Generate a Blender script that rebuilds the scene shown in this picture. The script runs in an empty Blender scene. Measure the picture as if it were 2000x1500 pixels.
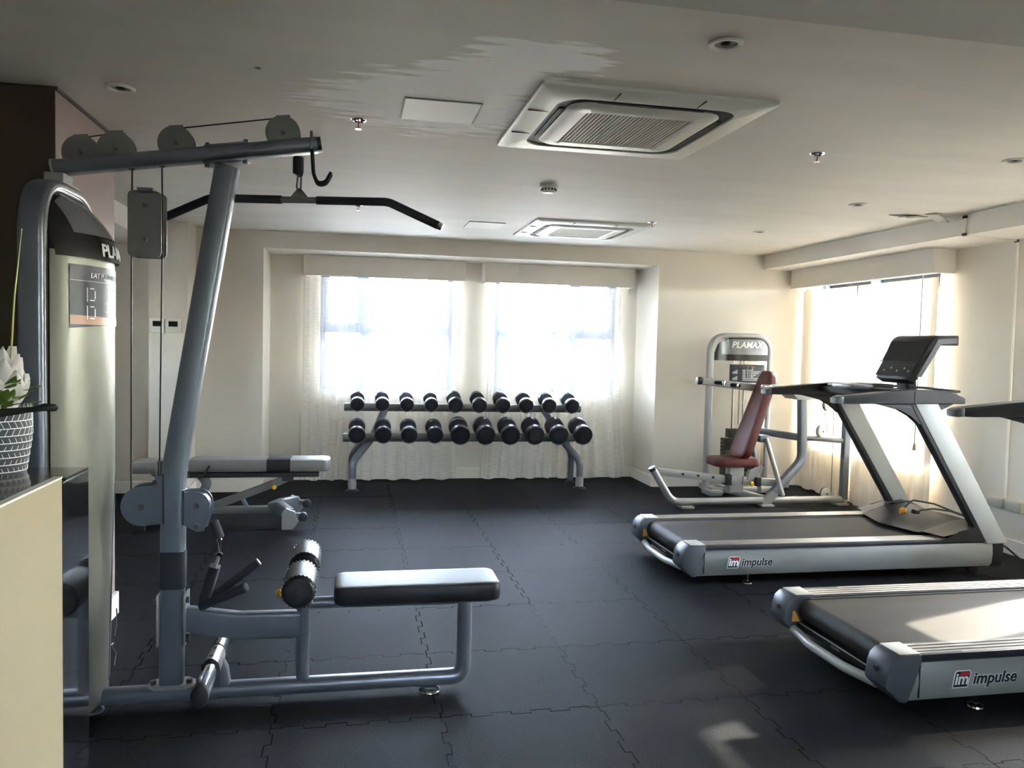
import bpy, bmesh, math, random
from mathutils import Vector, Matrix, Euler
random.seed(7)
SC = bpy.context.scene
COL = SC.collection
PI = math.pi

# ------------------------------------------------------------------ camera
cam_d = bpy.data.cameras.new('camera'); cam = bpy.data.objects.new('camera', cam_d); COL.objects.link(cam)
cam_d.sensor_width = 36.0; cam_d.lens = 1545.0 / 2000.0 * 36.0; cam_d.clip_start = 0.05; cam_d.clip_end = 500
yaw, pit, rol = math.radians(11.34), math.radians(-2.905), math.radians(1.39)
f_ = Vector((math.sin(yaw)*math.cos(pit), math.cos(yaw)*math.cos(pit), math.sin(pit)))
r_ = Vector((math.cos(yaw), -math.sin(yaw), 0)); u_ = r_.cross(f_)
r2 = r_*math.cos(rol) + u_*math.sin(rol); u2 = -r_*math.sin(rol) + u_*math.cos(rol)
cam.matrix_world = Matrix(((r2.x, u2.x, -f_.x, 0), (r2.y, u2.y, -f_.y, 0), (r2.z, u2.z, -f_.z, 1.395), (0, 0, 0, 1)))
SC.camera = cam

# ------------------------------------------------------------------ sky, sun, exposure
SUN_EL = math.radians(30.0)
sun_dir = Vector((-math.cos(SUN_EL)*0.958, -math.cos(SUN_EL)*0.287, -math.sin(SUN_EL)))      # the way the light travels
world = bpy.data.worlds.new('world'); SC.world = world; world.use_nodes = True
wn = world.node_tree; wn.nodes.clear()
wo = wn.nodes.new('ShaderNodeOutputWorld'); wb = wn.nodes.new('ShaderNodeBackground'); sk = wn.nodes.new('ShaderNodeTexSky')
sk.sky_type = 'NISHITA'; sk.sun_disc = False; sk.sun_elevation = SUN_EL
sk.sun_rotation = math.atan2(0.958, 0.287); sk.air_density = 1.0; sk.dust_density = 1.2; sk.ozone_density = 1.0
wb.inputs['Strength'].default_value = 9.0
hs = wn.nodes.new('ShaderNodeHueSaturation'); hs.inputs['Saturation'].default_value = 0.55
wn.links.new(sk.outputs[0], hs.inputs['Color']); wn.links.new(hs.outputs[0], wb.inputs[0]); wn.links.new(wb.outputs[0], wo.inputs[0])
sd = bpy.data.lights.new('sun', 'SUN'); sd.energy = 22.0; sd.angle = math.radians(0.8); sd.color = (1.0, 0.86, 0.66)
so = bpy.data.objects.new('sun', sd); COL.objects.link(so); so.rotation_euler = sun_dir.to_track_quat('-Z', 'Y').to_euler()
so.location = (8, 9, 6)
vs = SC.view_settings
vs.view_transform = 'Standard'; vs.look = 'None'; vs.gamma = 1.0; vs.use_curve_mapping = False; vs.exposure = 1.68
SC.cycles.diffuse_bounces = 7; SC.cycles.max_bounces = 14; SC.cycles.transparent_max_bounces = 20

# ------------------------------------------------------------------ materials
def mat(name, col, rough=0.5, metal=0.0, var=0.0, vscale=8.0, bump=0.0, bscale=200.0, spec=0.5, coat=0.0, emit=None, estr=0.0, stretch=None, rnd=0.0):
    m = bpy.data.materials.new(name); m.use_nodes = True
    nt = m.node_tree; b = nt.nodes['Principled BSDF']
    b.inputs['Base Color'].default_value = (*col, 1); b.inputs['Roughness'].default_value = rough
    b.inputs['Metallic'].default_value = metal; b.inputs['Specular IOR Level'].default_value = spec
    b.inputs['Coat Weight'].default_value = coat; b.inputs['Coat Roughness'].default_value = 0.08
    if emit: b.inputs['Emission Color'].default_value = (*emit, 1); b.inputs['Emission Strength'].default_value = estr
    tc = nt.nodes.new('ShaderNodeTexCoord'); mp = nt.nodes.new('ShaderNodeMapping'); nt.links.new(tc.outputs['Object'], mp.inputs[0])
    if stretch: mp.inputs['Scale'].default_value = stretch
    if var > 0 or rnd > 0:
        nz = nt.nodes.new('ShaderNodeTexNoise'); nz.inputs['Scale'].default_value = vscale; nz.inputs['Detail'].default_value = 5
        nt.links.new(mp.outputs[0], nz.inputs['Vector'])
        mr = nt.nodes.new('ShaderNodeMapRange'); mr.inputs['From Min'].default_value = 0.25; mr.inputs['From Max'].default_value = 0.75
        mr.inputs['To Min'].default_value = 1 - var; mr.inputs['To Max'].default_value = 1 + var
        nt.links.new(nz.outputs['Fac'], mr.inputs['Value'])
        val = mr.outputs[0]
        if rnd > 0:
            oi = nt.nodes.new('ShaderNodeObjectInfo'); m2 = nt.nodes.new('ShaderNodeMapRange')
            m2.inputs['To Min'].default_value = 1 - rnd; m2.inputs['To Max'].default_value = 1 + rnd
            nt.links.new(oi.outputs['Random'], m2.inputs['Value'])
            mm = nt.nodes.new('ShaderNodeMath'); mm.operation = 'MULTIPLY'
            nt.links.new(val, mm.inputs[0]); nt.links.new(m2.outputs[0], mm.inputs[1]); val = mm.outputs[0]
        vm = nt.nodes.new('ShaderNodeVectorMath'); vm.operation = 'SCALE'; vm.inputs[0].default_value = col
        nt.links.new(val, vm.inputs['Scale']); nt.links.new(vm.outputs[0], b.inputs['Base Color'])
    if bump > 0:
        n2 = nt.nodes.new('ShaderNodeTexNoise'); n2.inputs['Scale'].default_value = bscale; n2.inputs['Detail'].default_value = 3
        nt.links.new(mp.outputs[0], n2.inputs['Vector'])
        bp = nt.nodes.new('ShaderNodeBump'); bp.inputs['Strength'].default_value = bump; bp.inputs['Distance'].default_value = 0.002
        nt.links.new(n2.outputs['Fac'], bp.inputs['Height']); nt.links.new(bp.outputs[0], b.inputs['Normal'])
    return m
M = {}
M['wall'] = mat('wall_paint', (0.65, 0.605, 0.525), 0.7, var=0.035, vscale=1.6, bump=0.12, bscale=90)
M['trimw'] = mat('trim_paint', (0.76, 0.72, 0.65), 0.5, var=0.03, vscale=2)
M['bulkhead'] = mat('bulkhead_grey', (0.52, 0.50, 0.45), 0.7, var=0.05, vscale=2)  # darker grey than the ceiling
M['brown'] = mat('brown_wall_paint', (0.27, 0.195, 0.175), 0.55, var=0.06, vscale=3, bump=0.1)
M['sheet'] = mat('dark_sheet', (0.045, 0.028, 0.018), 0.5, var=0.1, vscale=3)
M['brownd'] = mat('dark_brown_trim', (0.03, 0.018, 0.014), 0.5)
M['rubber'] = mat('rubber_tile', (0.0125, 0.0132, 0.0150), 0.57, var=0.65, vscale=170, bump=0.5, bscale=300, spec=0.03, rnd=0.09)
M['gap'] = mat('rubber_gap', (0.0015, 0.0015, 0.0018), 1.0, spec=0.0)
M['steel'] = mat('silver_paint', (0.165, 0.185, 0.215), 0.33, 0.5, var=0.04, vscale=5, bump=0.04, bscale=500)
M['steel_w'] = mat('light_silver_paint', (0.36, 0.36, 0.35), 0.34, 0.4, var=0.04, vscale=5)
M['steel_d'] = mat('dark_grey_plate', (0.165, 0.167, 0.16), 0.45, 0.3, var=0.05, vscale=6)
M['chrome'] = mat('chrome', (0.75, 0.76, 0.78), 0.13, 1.0)
M['bolt'] = mat('bolt_steel', (0.14, 0.14, 0.15), 0.35, 0.9)
M['black'] = mat('black_plastic', (0.018, 0.018, 0.021), 0.42, var=0.1, vscale=12)
M['foam'] = mat('black_foam_grip', (0.012, 0.013, 0.019), 0.75, bump=0.3, bscale=300)
M['vinyl'] = mat('black_vinyl', (0.016, 0.016, 0.018), 0.45, var=0.08, vscale=10, bump=0.15, bscale=260, spec=0.22)
M['vinyl_g'] = mat('grey_vinyl', (0.17, 0.165, 0.15), 0.38, var=0.05, vscale=7, bump=0.12, bscale=260)
M['vinyl_r'] = mat('oxblood_vinyl', (0.075, 0.013, 0.009), 0.5, spec=0.3, var=0.07, vscale=7, bump=0.12, bscale=260)
M['cable'] = mat('black_cable', (0.012, 0.012, 0.012), 0.5)
M['yellow'] = mat('yellow_plastic', (0.72, 0.42, 0.02), 0.35)
M['orange'] = mat('orange_plastic', (0.65, 0.26, 0.03), 0.45)
M['shroud'] = mat('brushed_silver_shroud', (0.36, 0.36, 0.295), 0.36, 0.4, var=0.05, vscale=3, stretch=(1, 1, 0.15))
M['hood_d'] = mat('smoked_header', (0.055, 0.053, 0.048), 0.22, 0.2, coat=0.3)
M['hood_g'] = mat('grey_header_inset', (0.42, 0.43, 0.44), 0.25, 0.3, coat=0.3)
M['white'] = mat('white_print', (0.80, 0.80, 0.78), 0.5)
M['sticker'] = mat('dark_sticker', (0.055, 0.062, 0.075), 0.35)
M['copper'] = mat('copper_band', (0.42, 0.22, 0.12), 0.4)
M['beige'] = mat('beige_laminate', (0.42, 0.36, 0.235), 0.22, var=0.03, vscale=2.5)
M['cream_edge'] = mat('cream_edge', (0.82, 0.78, 0.66), 0.3)
M['brown_top'] = mat('polished_brown_top', (0.075, 0.058, 0.042), 0.12, var=0.12, vscale=4, coat=0.4)
M['black_glass'] = mat('black_glass', (0.006, 0.006, 0.007), 0.03, spec=1.0, coat=1.0)
M['ac'] = mat('off_white_plastic', (0.66, 0.645, 0.57), 0.4, var=0.03, vscale=2)
M['ac_dark'] = mat('dark_vent', (0.010, 0.010, 0.016), 0.6, spec=0.2)
M['ac_mesh'] = mat('grille_beige', (0.46, 0.42, 0.34), 0.55)
M['lens'] = mat('lamp_reflector', (0.34, 0.34, 0.32), 0.2, 0.8)
M['red'] = mat('red_glass', (0.35, 0.02, 0.02), 0.2)
M['screen'] = mat('dark_screen', (0.012, 0.013, 0.014), 0.15)
M['tmgrey'] = mat('treadmill_silver', (0.42, 0.43, 0.395), 0.38, 0.12, var=0.03, vscale=4)
M['tmcap'] = mat('treadmill_grey_cap', (0.075, 0.078, 0.088), 0.40, 0.2, spec=0.35)
M['tmdark'] = mat('treadmill_charcoal', (0.011, 0.011, 0.012), 0.5, 0.0, spec=0.25, var=0.05, vscale=6)
M['tmhood'] = mat('treadmill_hood', (0.032, 0.032, 0.033), 0.38, 0.2, var=0.04, vscale=6)
M['belt'] = mat('treadmill_belt', (0.030, 0.028, 0.026), 0.55, var=0.25, vscale=5, bump=0.15, bscale=700, stretch=(0.25, 2, 1), spec=0.15)
M['tmup'] = mat('upright_silver', (0.34, 0.36, 0.345), 0.45, 0.1, var=0.04, vscale=5, spec=0.3)
M['redlogo'] = mat('red_print', (0.45, 0.02, 0.03), 0.4)
M['blackp'] = mat('black_print', (0.01, 0.01, 0.012), 0.4)
M['frame'] = mat('window_frame_aluminium', (0.06, 0.09, 0.16), 0.4, 0.3)
M['pot'] = mat('charcoal_pot', (0.035, 0.036, 0.042), 0.55)
M['petal'] = mat('white_petal', (0.80, 0.77, 0.72), 0.55, var=0.05, vscale=12)
M['leaf'] = mat('green_leaf', (0.13, 0.22, 0.035), 0.5, var=0.25, vscale=20)
M['leafd'] = mat('dark_green_leaf', (0.006, 0.009, 0.005), 0.5)
M['stem'] = mat('yellow_stem', (0.42, 0.40, 0.08), 0.5)
M['box'] = mat('grey_green_socket', (0.36, 0.36, 0.30), 0.5)
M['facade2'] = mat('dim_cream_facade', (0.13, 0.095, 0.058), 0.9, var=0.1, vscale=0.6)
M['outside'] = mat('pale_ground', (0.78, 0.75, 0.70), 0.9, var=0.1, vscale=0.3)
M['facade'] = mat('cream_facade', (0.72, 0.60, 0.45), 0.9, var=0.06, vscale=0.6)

M['rail'] = mat('anodised_rail', (0.46, 0.45, 0.44), 0.28, 0.75, var=0.04, vscale=3)
M['tmgrey2'] = mat('treadmill_hood_wing', (0.11, 0.108, 0.103), 0.36, 0.25)
M['plate'] = mat('weight_plate', (0.07, 0.08, 0.07), 0.45, 0.2)
M['dbell'] = mat('black_rubber_head', (0.014, 0.015, 0.019), 0.30, bump=0.1, bscale=200)

def ceiling_mat():
    m = bpy.data.materials.new('ceiling_paint'); m.use_nodes = True
    nt = m.node_tree; N = nt.nodes; L = nt.links; b = N['Principled BSDF']; b.inputs['Roughness'].default_value = 0.65
    tc = N.new('ShaderNodeTexCoord')
    nz = N.new('ShaderNodeTexNoise'); nz.inputs['Scale'].default_value = 1.3; nz.inputs['Detail'].default_value = 6
    mp = N.new('ShaderNodeMapping'); mp.inputs['Scale'].default_value = (0.8, 3.0, 1); L.new(tc.outputs['Object'], mp.inputs[0]); L.new(mp.outputs[0], nz.inputs['Vector'])
    mr = N.new('ShaderNodeMapRange'); mr.inputs['From Min'].default_value = 0.3; mr.inputs['From Max'].default_value = 0.7; mr.inputs['To Min'].default_value = 0.94; mr.inputs['To Max'].default_value = 1.05
    L.new(nz.outputs['Fac'], mr.inputs['Value'])
    vm = N.new('ShaderNodeVectorMath'); vm.operation = 'SCALE'; vm.inputs[0].default_value = (0.68, 0.645, 0.575); L.new(mr.outputs[0], vm.inputs['Scale'])
    # filler brushed on around the access hatch: blobs with ragged, streaky edges
    rn = N.new('ShaderNodeTexNoise'); rn.inputs['Scale'].default_value = 9; rn.inputs['Detail'].default_value = 4
    mp2 = N.new('ShaderNodeMapping'); mp2.inputs['Scale'].default_value = (0.5, 2.2, 1); L.new(tc.outputs['Object'], mp2.inputs[0]); L.new(mp2.outputs[0], rn.inputs['Vector'])
    acc = None
    for (cx, cy, hx, hy) in ((0.31, 3.27, 0.52, 0.44), (0.45, 2.90, 0.30, 0.26), (0.60, 2.62, 0.25, 0.17)):
        s = N.new('ShaderNodeVectorMath'); s.operation = 'SUBTRACT'; L.new(tc.outputs['Object'], s.inputs[0]); s.inputs[1].default_value = (cx, cy, 0)
        d = N.new('ShaderNodeVectorMath'); d.operation = 'MULTIPLY'; L.new(s.outputs[0], d.inputs[0]); d.inputs[1].default_value = (1/hx, 1/hy, 0)
        ln = N.new('ShaderNodeVectorMath'); ln.operation = 'LENGTH'; L.new(d.outputs[0], ln.inputs[0])
        ad = N.new('ShaderNodeMath'); ad.operation = 'MULTIPLY_ADD'; L.new(rn.outputs['Fac'], ad.inputs[0]); ad.inputs[1].default_value = 1.5; L.new(ln.outputs['Value'], ad.inputs[2])
        q = N.new('ShaderNodeMapRange'); q.inputs['From Min'].default_value = 1.50; q.inputs['From Max'].default_value = 1.74; q.inputs['To Min'].default_value = 1; q.inputs['To Max'].default_value = 0
        L.new(ad.outputs[0], q.inputs['Value'])
        if acc is None: acc = q.outputs[0]
        else:
            mx = N.new('ShaderNodeMath'); mx.operation = 'MAXIMUM'; L.new(acc, mx.inputs[0]); L.new(q.outputs[0], mx.inputs[1]); acc = mx.outputs[0]
    mi = N.new('ShaderNodeMix'); mi.data_type = 'RGBA'; L.new(acc, mi.inputs['Factor']); L.new(vm.outputs[0], mi.inputs['A']); mi.inputs['B'].default_value = (1.0, 0.995, 0.98, 1)
    L.new(mi.outputs['Result'], b.inputs['Base Color'])
    bp = N.new('ShaderNodeBump'); bp.inputs['Strength'].default_value = 0.1; bp.inputs['Distance'].default_value = 0.003; L.new(nz.outputs['Fac'], bp.inputs['Height']); L.new(bp.outputs[0], b.inputs['Normal'])
    return m
M['ceil'] = ceiling_mat()

def curtain_mat(name, col, transp, transl):
    m = bpy.data.materials.new(name); m.use_nodes = True
    nt = m.node_tree; N = nt.nodes; L = nt.links; N.clear()
    o = N.new('ShaderNodeOutputMaterial'); tr = N.new('ShaderNodeBsdfTransparent'); tl = N.new('ShaderNodeBsdfTranslucent'); df = N.new('ShaderNodeBsdfDiffuse')
    tl.inputs[0].default_value = (*col, 1); df.inputs[0].default_value = (*col, 1); tr.inputs[0].default_value = (1, 0.99, 0.97, 1)
    tc = N.new('ShaderNodeTexCoord'); mp = N.new('ShaderNodeMapping'); mp.inputs['Scale'].default_value = (6, 6, 90); L.new(tc.outputs['Object'], mp.inputs[0])
    nz = N.new('ShaderNodeTexNoise'); nz.inputs['Scale'].default_value = 2.0; nz.inputs['Detail'].default_value = 3; L.new(mp.outputs[0], nz.inputs['Vector'])
    mr = N.new('ShaderNodeMapRange'); mr.inputs['To Min'].default_value = transp*0.82; mr.inputs['To Max'].default_value = transp*1.18
    mr.inputs['From Min'].default_value = 0.3; mr.inputs['From Max'].default_value = 0.7; L.new(nz.outputs['Fac'], mr.inputs['Value'])
    m1 = N.new('ShaderNodeMixShader'); m1.inputs[0].default_value = transl; L.new(df.outputs[0], m1.inputs[1]); L.new(tl.outputs[0], m1.inputs[2])
    m2 = N.new('ShaderNodeMixShader'); L.new(mr.outputs[0], m2.inputs[0]); L.new(m1.outputs[0], m2.inputs[1]); L.new(tr.outputs[0], m2.inputs[2])
    L.new(m2.outputs[0], o.inputs[0]); return m
M['sheer_r'] = curtain_mat('cream_sheer_curtain', (0.94, 0.87, 0.75), 0.085, 0.03)
M['sheer'] = curtain_mat('sheer_curtain', (0.97, 0.945, 0.895), 0.40, 0.05)

def clear_mat(name, tint, gl, refl=0.06, rough=0.03):
    m = bpy.data.materials.new(name); m.use_nodes = True
    nt = m.node_tree; N = nt.nodes; L = nt.links; N.clear()
    o = N.new('ShaderNodeOutputMaterial'); tr = N.new('ShaderNodeBsdfTransparent'); g = N.new('ShaderNodeBsdfGlossy'); fr = N.new('ShaderNodeFresnel')
    tr.inputs[0].default_value = (*tint, 1); g.inputs['Roughness'].default_value = rough; g.inputs[0].default_value = (gl, gl, gl, 1); fr.inputs[0].default_value = 1.45
    mx = N.new('ShaderNodeMixShader'); L.new(fr.outputs[0], mx.inputs[0]); L.new(tr.outputs[0], mx.inputs[1]); L.new(g.outputs[0], mx.inputs[2])
    L.new(mx.outputs[0], o.inputs[0]); return m
M['glass'] = clear_mat('window_glass', (0.94, 0.97, 1.0), 0.9)
M['acrylic'] = clear_mat('smoked_acrylic', (0.80, 0.79, 0.75), 0.8)
M['cup'] = clear_mat('clear_plastic', (0.9, 0.9, 0.9), 1.0)

# ------------------------------------------------------------------ mesh helpers
def BM(): return bmesh.new()
def box(bm, x0, x1, y0, y1, z0, z1, bev=0.0, seg=2, mtx=None):
    vs_ = [bm.verts.new((x, y, z)) for x in (x0, x1) for y in (y0, y1) for z in (z0, z1)]
    fs = [bm.faces.new([vs_[i] for i in q]) for q in ((0, 1, 3, 2), (4, 6, 7, 5), (0, 4, 5, 1), (2, 3, 7, 6), (0, 2, 6, 4), (1, 5, 7, 3))]
    if bev > 0:
        es = list({e for f in fs for e in f.edges})
        r = bmesh.ops.bevel(bm, geom=es, offset=bev, segments=seg, profile=0.5, affect='EDGES')
        vs_ = list({v for f in r['faces'] for v in f.verts} | {v for v in vs_ if v.is_valid})
    if mtx is not None:
        for v in vs_: v.co = mtx @ v.co
    return bm
def bx(*a, **k): return box(BM(), *a, **k)
def fillet(pts, rad, seg=6):
    pts = [Vector(p) for p in pts]; out = [pts[0]]
    for i in range(1, len(pts)-1):
        r = rad[i] if isinstance(rad, (list, tuple)) else rad
        p, a, b = pts[i], pts[i-1], pts[i+1]; d1 = (a-p); d2 = (b-p)
        if r <= 0: out.append(p); continue
        ang = d1.angle(d2); t = min(r/math.tan(ang/2), d1.length*0.49, d2.length*0.49)
        s = p + d1.normalized()*t; e = p + d2.normalized()*t
        for k in range(seg+1):
            u = k/seg; out.append((1-u)**2*s + 2*u*(1-u)*p + u*u*e)
    out.append(pts[-1]); return out
def circ(r, n=12): return [(r*math.cos(2*PI*i/n), r*math.sin(2*PI*i/n)) for i in range(n)]
def rrect(a, b, r, n=4):
    o = []
    for cx, cy, a0 in ((a-r, b-r, 0), (-a+r, b-r, 90), (-a+r, -b+r, 180), (a-r, -b+r, 270)):
        for k in range(n+1):
            t = math.radians(a0+90*k/n); o.append((cx+r*math.cos(t), cy+r*math.sin(t)))
    return o
def sweep(bm, pts, sec, up=(0, 1, 0), caps=True, scale=None):
    """sweep a 2D section along pts; section x runs along `up` (kept fixed), section y along tangent x up"""
    pts = [Vector(p) for p in pts]; up = Vector(up); rings = []
    for i, p in enumerate(pts):
        if i == 0: t = pts[1]-p
        elif i == len(pts)-1: t = p-pts[i-1]
        else: t = (pts[i+1]-p).normalized() + (p-pts[i-1]).normalized()
        t.normalize(); a = up - t*up.dot(t)
        if a.length < 1e-4: a = Vector((0, 0, 1)) - t*t.z
        if a.length < 1e-4: a = Vector((1, 0, 0))
        a.normalize(); b = t.cross(a); s = scale[i] if scale else 1.0
        rings.append([bm.verts.new(p + a*(x*s) + b*(y*s)) for x, y in sec])
    n = len(sec)
    for i in range(len(rings)-1):
        for k in range(n):
            bm.faces.new((rings[i][k], rings[i][(k+1) % n], rings[i+1][(k+1) % n], rings[i+1][k]))
    if caps:
        bm.faces.new(list(reversed(rings[0]))); bm.faces.new(rings[-1])
    return bm
def tube(pts, r, n=12, bm=None, up=(0, 1, 0), scale=None): return sweep(bm or BM(), pts, circ(r, n), up, scale=scale)
def bar(pts, sec, up=(0, 1, 0), bm=None): return sweep(bm or BM(), pts, sec, up)
def lathe(prof, c, axis=(0, 0, 1), n=20, bm=None):
    """prof: (radius, height along axis)"""
    bm = bm or BM(); q = Vector((0, 0, 1)).rotation_difference(Vector(axis).normalized()); c = Vector(c); rings = []
    for r, h in prof:
        if r < 1e-6: rings.append([bm.verts.new(c + q @ Vector((0, 0, h)))])
        else: rings.append([bm.verts.new(c + q @ Vector((r*math.cos(2*PI*k/n), r*math.sin(2*PI*k/n), h))) for k in range(n)])
    for a, b in zip(rings, rings[1:]):
        for k in range(n):
            k2 = (k+1) % n
            if len(a) == 1 and len(b) == 1: continue
            if len(a) == 1: bm.faces.new((a[0], b[k2], b[k]))
            elif len(b) == 1: bm.faces.new((a[k], a[k2], b[0]))
            else: bm.faces.new((a[k], a[k2], b[k2], b[k]))
    if len(rings[0]) > 1: bm.faces.new(list(reversed(rings[0])))
    if len(rings[-1]) > 1: bm.faces.new(rings[-1])
    return bm
def cyl(c, r, h, axis=(0, 0, 1), n=20, bev=0.0, bm=None):
    b = min(bev, r*0.5, h*0.45)
    pr = [(r, -h/2), (r, h/2)] if b <= 0 else [(r-b, -h/2), (r-0.3*b, -h/2+0.3*b), (r, -h/2+b), (r, h/2-b), (r-0.3*b, h/2-0.3*b), (r-b, h/2)]
    return lathe(pr, c, axis, n, bm)
def prism(poly, w0, w1, fn, bm=None, bev=0.0, seg=2):
    """poly (u,v) extruded w0..w1, fn(u,v,w)->xyz"""
    bm = bm or BM(); n = len(poly)
    A = [bm.verts.new(fn(u, v, w0)) for u, v in poly]; B = [bm.verts.new(fn(u, v, w1)) for u, v in poly]
    f1 = bm.faces.new(list(reversed(A))); f2 = bm.faces.new(B)
    fs = [bm.faces.new((A[i], A[(i+1) % n], B[(i+1) % n], B[i])) for i in range(n)]
    if bev > 0: bmesh.ops.bevel(bm, geom=list(set(f1.edges) | set(f2.edges)), offset=bev, segments=seg, profile=0.5, affect='EDGES')
    return bm
XZ = lambda u, v, w: (u, w, v)
XY = lambda u, v, w: (u, v, w)
YZ = lambda u, v, w: (w, u, v)
def shift(poly, dx, dy): return [(x+dx, y+dy) for x, y in poly]
def grid(fn, nu, nv, thick=0.0, bm=None):
    bm = bm or BM()
    V = [[bm.verts.new(fn(i/nu, j/nv)) for j in range(nv+1)] for i in range(nu+1)]
    for i in range(nu):
        for j in range(nv): bm.faces.new((V[i][j], V[i+1][j], V[i+1][j+1], V[i][j+1]))
    if thick: bmesh.ops.solidify(bm, geom=bm.faces[:], thickness=thick)
    return bm
def pad(x0, x1, y0, y1, z0, z1, r, soft=0.018, fn=None):
    """upholstered pad: rounded outline (radius r), soft top and bottom edges"""
    cx, cy = (x0+x1)/2, (y0+y1)/2; a, b = (x1-x0)/2, (y1-y0)/2; bm = BM(); rings = []
    h = z1-z0
    lev = [(-soft*0.7, 0), (-soft*0.2, soft*0.25), (0, soft*0.7), (0, h*0.5), (0, h-soft), (-soft*0.25, h-soft*0.35), (-soft*0.8, h-soft*0.08), (-soft*2.4, h)]
    for d, z in lev:
        ring = []
        for u, v in rrect(a+d, b+d, max(0.004, r+d), 6): ring.append(bm.verts.new((cx+u, cy+v, z0+z)))
        rings.append(ring)
    n = len(rings[0])
    for p, q in zip(rings, rings[1:]):
        for k in range(n): bm.faces.new((p[k], p[(k+1) % n], q[(k+1) % n], q[k]))
    bm.faces.new(list(reversed(rings[0]))); bm.faces.new(rings[-1])
    if fn:
        for v in bm.verts: v.co = Vector(fn(v.co))
    return bm
def text_mesh(s, size, shear=0.0, bold=0.0, extrude=0.0006, space=1.0):
    cu = bpy.data.curves.new('txt', 'FONT'); cu.body = s; cu.size = size; cu.shear = shear; cu.offset = bold*size; cu.extrude = extrude
    cu.align_x = 'CENTER'; cu.align_y = 'CENTER'; cu.resolution_u = 3; cu.space_character = space
    o = bpy.data.objects.new('txt', cu); COL.objects.link(o); bpy.context.view_layer.update()
    me = bpy.data.meshes.new_from_object(o.evaluated_get(bpy.context.evaluated_depsgraph_get()))
    bm = BM(); bm.from_mesh(me); bpy.data.objects.remove(o); bpy.data.curves.remove(cu); bpy.data.meshes.remove(me)
    return bm
def mapv(bm, fn):
    for v in bm.verts: v.co = Vector(fn(v.co))
    return bm
def finish(name, bm, m, smooth=38):
    bmesh.ops.recalc_face_normals(bm, faces=bm.faces[:])
    me = bpy.data.meshes.new(name); bm.to_mesh(me); bm.free()
    if smooth:
        me.shade_smooth(); me.set_sharp_from_angle(angle=math.radians(smooth))
    if m: me.materials.append(M[m] if isinstance(m, str) else m)
    o = bpy.data.objects.new(name, me); COL.objects.link(o); return o
def tag(o, label=None, cat=None, group=None, kind=None):
    if label: o['label'] = label
    if cat: o['category'] = cat
    if group: o['group'] = group
    if kind: o['kind'] = kind
    return o
class Thing:
    fn = None
    def __init__(s, name, label, cat, loc=(0, 0, 0), group=None, kind=None, local=False):
        s.o = bpy.data.objects.new(name, None); COL.objects.link(s.o); s.o.location = loc; s.o.empty_display_size = 0.1
        s.loc = Vector((0, 0, 0)) if local else Vector(loc); tag(s.o, label, cat, group, kind)
    def add(s, name, bm, m, parent=None, label=None, kind=None, smooth=38):
        if s.fn:
            for v in bm.verts: v.co = Vector(s.fn(v.co))
        for v in bm.verts: v.co -= s.loc
        o = finish(name, bm, m, smooth); o.parent = parent or s.o
        return tag(o, label, kind=kind)
def solo(name, bm, m, label, cat, group=None, kind=None, loc=None, smooth=38):
    """a thing that is one mesh, origin at its base centre"""
    if loc is None:
        xs = [v.co.x for v in bm.verts]; ys = [v.co.y for v in bm.verts]; zs = [v.co.z for v in bm.verts]
        loc = ((min(xs)+max(xs))/2, (min(ys)+max(ys))/2, min(zs))
    l = Vector(loc)
    for v in bm.verts: v.co -= l
    o = finish(name, bm, m, smooth); o.location = l
    return tag(o, label, cat, group, kind)
def part(name, bm, m, parent, label=None, kind=None):
    """a world-coordinate mesh hung on a solo object"""
    for v in bm.verts: v.co -= parent.location
    o = finish(name, bm, m); o.parent = parent; return tag(o, label, kind=kind)
def struct(name, bm, m, parent=None, label=None, smooth=0):
    o = finish(name, bm, m, smooth)
    if parent is None: o['kind'] = 'structure'
    else: o.parent = parent
    return tag(o, label)
def copy_tree(o, parent=None):
    c = o.copy(); COL.objects.link(c); c.parent = parent
    for ch in o.children: copy_tree(ch, c)
    return c

# ------------------------------------------------------------------ the room
HC = 2.352; YB = 7.437; XR = 4.558; YN = 8.04; XL = -3.3; YF = -2.6; NX0, NX1, NZ = -0.806, 2.948, 2.203
WA = (-0.33, 0.98, 0.88, 2.10); WB = (1.42, 2.73, 0.88, 2.10)          # x0,x1,z0,z1 of the windows in the bay
WR = (5.53, 7.22, 0.45, 2.10); WS = (2.45, 4.12, 0.55, 2.10)           # y0,y1,z0,z1 of the windows in the right wall
def opening_wall(bm, u0, u1, z0, z1, w0, w1, holes, fn):
    """wall slab u0..u1 x z0..z1 with rectangular holes, fn(bm,u0,u1,z0,z1)"""
    us = sorted({u0, u1, *[h[0] for h in holes], *[h[1] for h in holes]})
    for a, b in zip(us, us[1:]):
        hs = [h for h in holes if h[0] <= a and h[1] >= b]
        if not hs: fn(bm, a, b, z0, z1)
        else: fn(bm, a, b, z0, hs[0][2]); fn(bm, a, b, hs[0][3], z1)
w = BM(); box(w, XL-0.2, NX0, YB, 8.3, 0, HC+0.1); box(w, -1.687, -1.38, 7.10, YB, 0, HC+0.1)
struct('wall_back', w, 'wall', label='off-white back wall left of the window bay, with its projecting pier')
struct('wall_back_right', bx(NX1, XR, YB, 8.3, 0, HC+0.1), 'wall', label='off-white back wall right of the window bay')
struct('trim_4', bx(NX0, NX1, YB, YN+0.2, NZ, HC), 'wall', label='header beam over the window bay')
w = BM(); opening_wall(w, NX0, NX1, 0, NZ, YN, YN+0.2, [WA, WB], lambda b, a, c, z0, z1: box(b, a, c, YN, YN+0.2, z0, z1))
struct('wall_bay', w, 'wall', label='recessed window wall of the bay')
w = BM()
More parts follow.
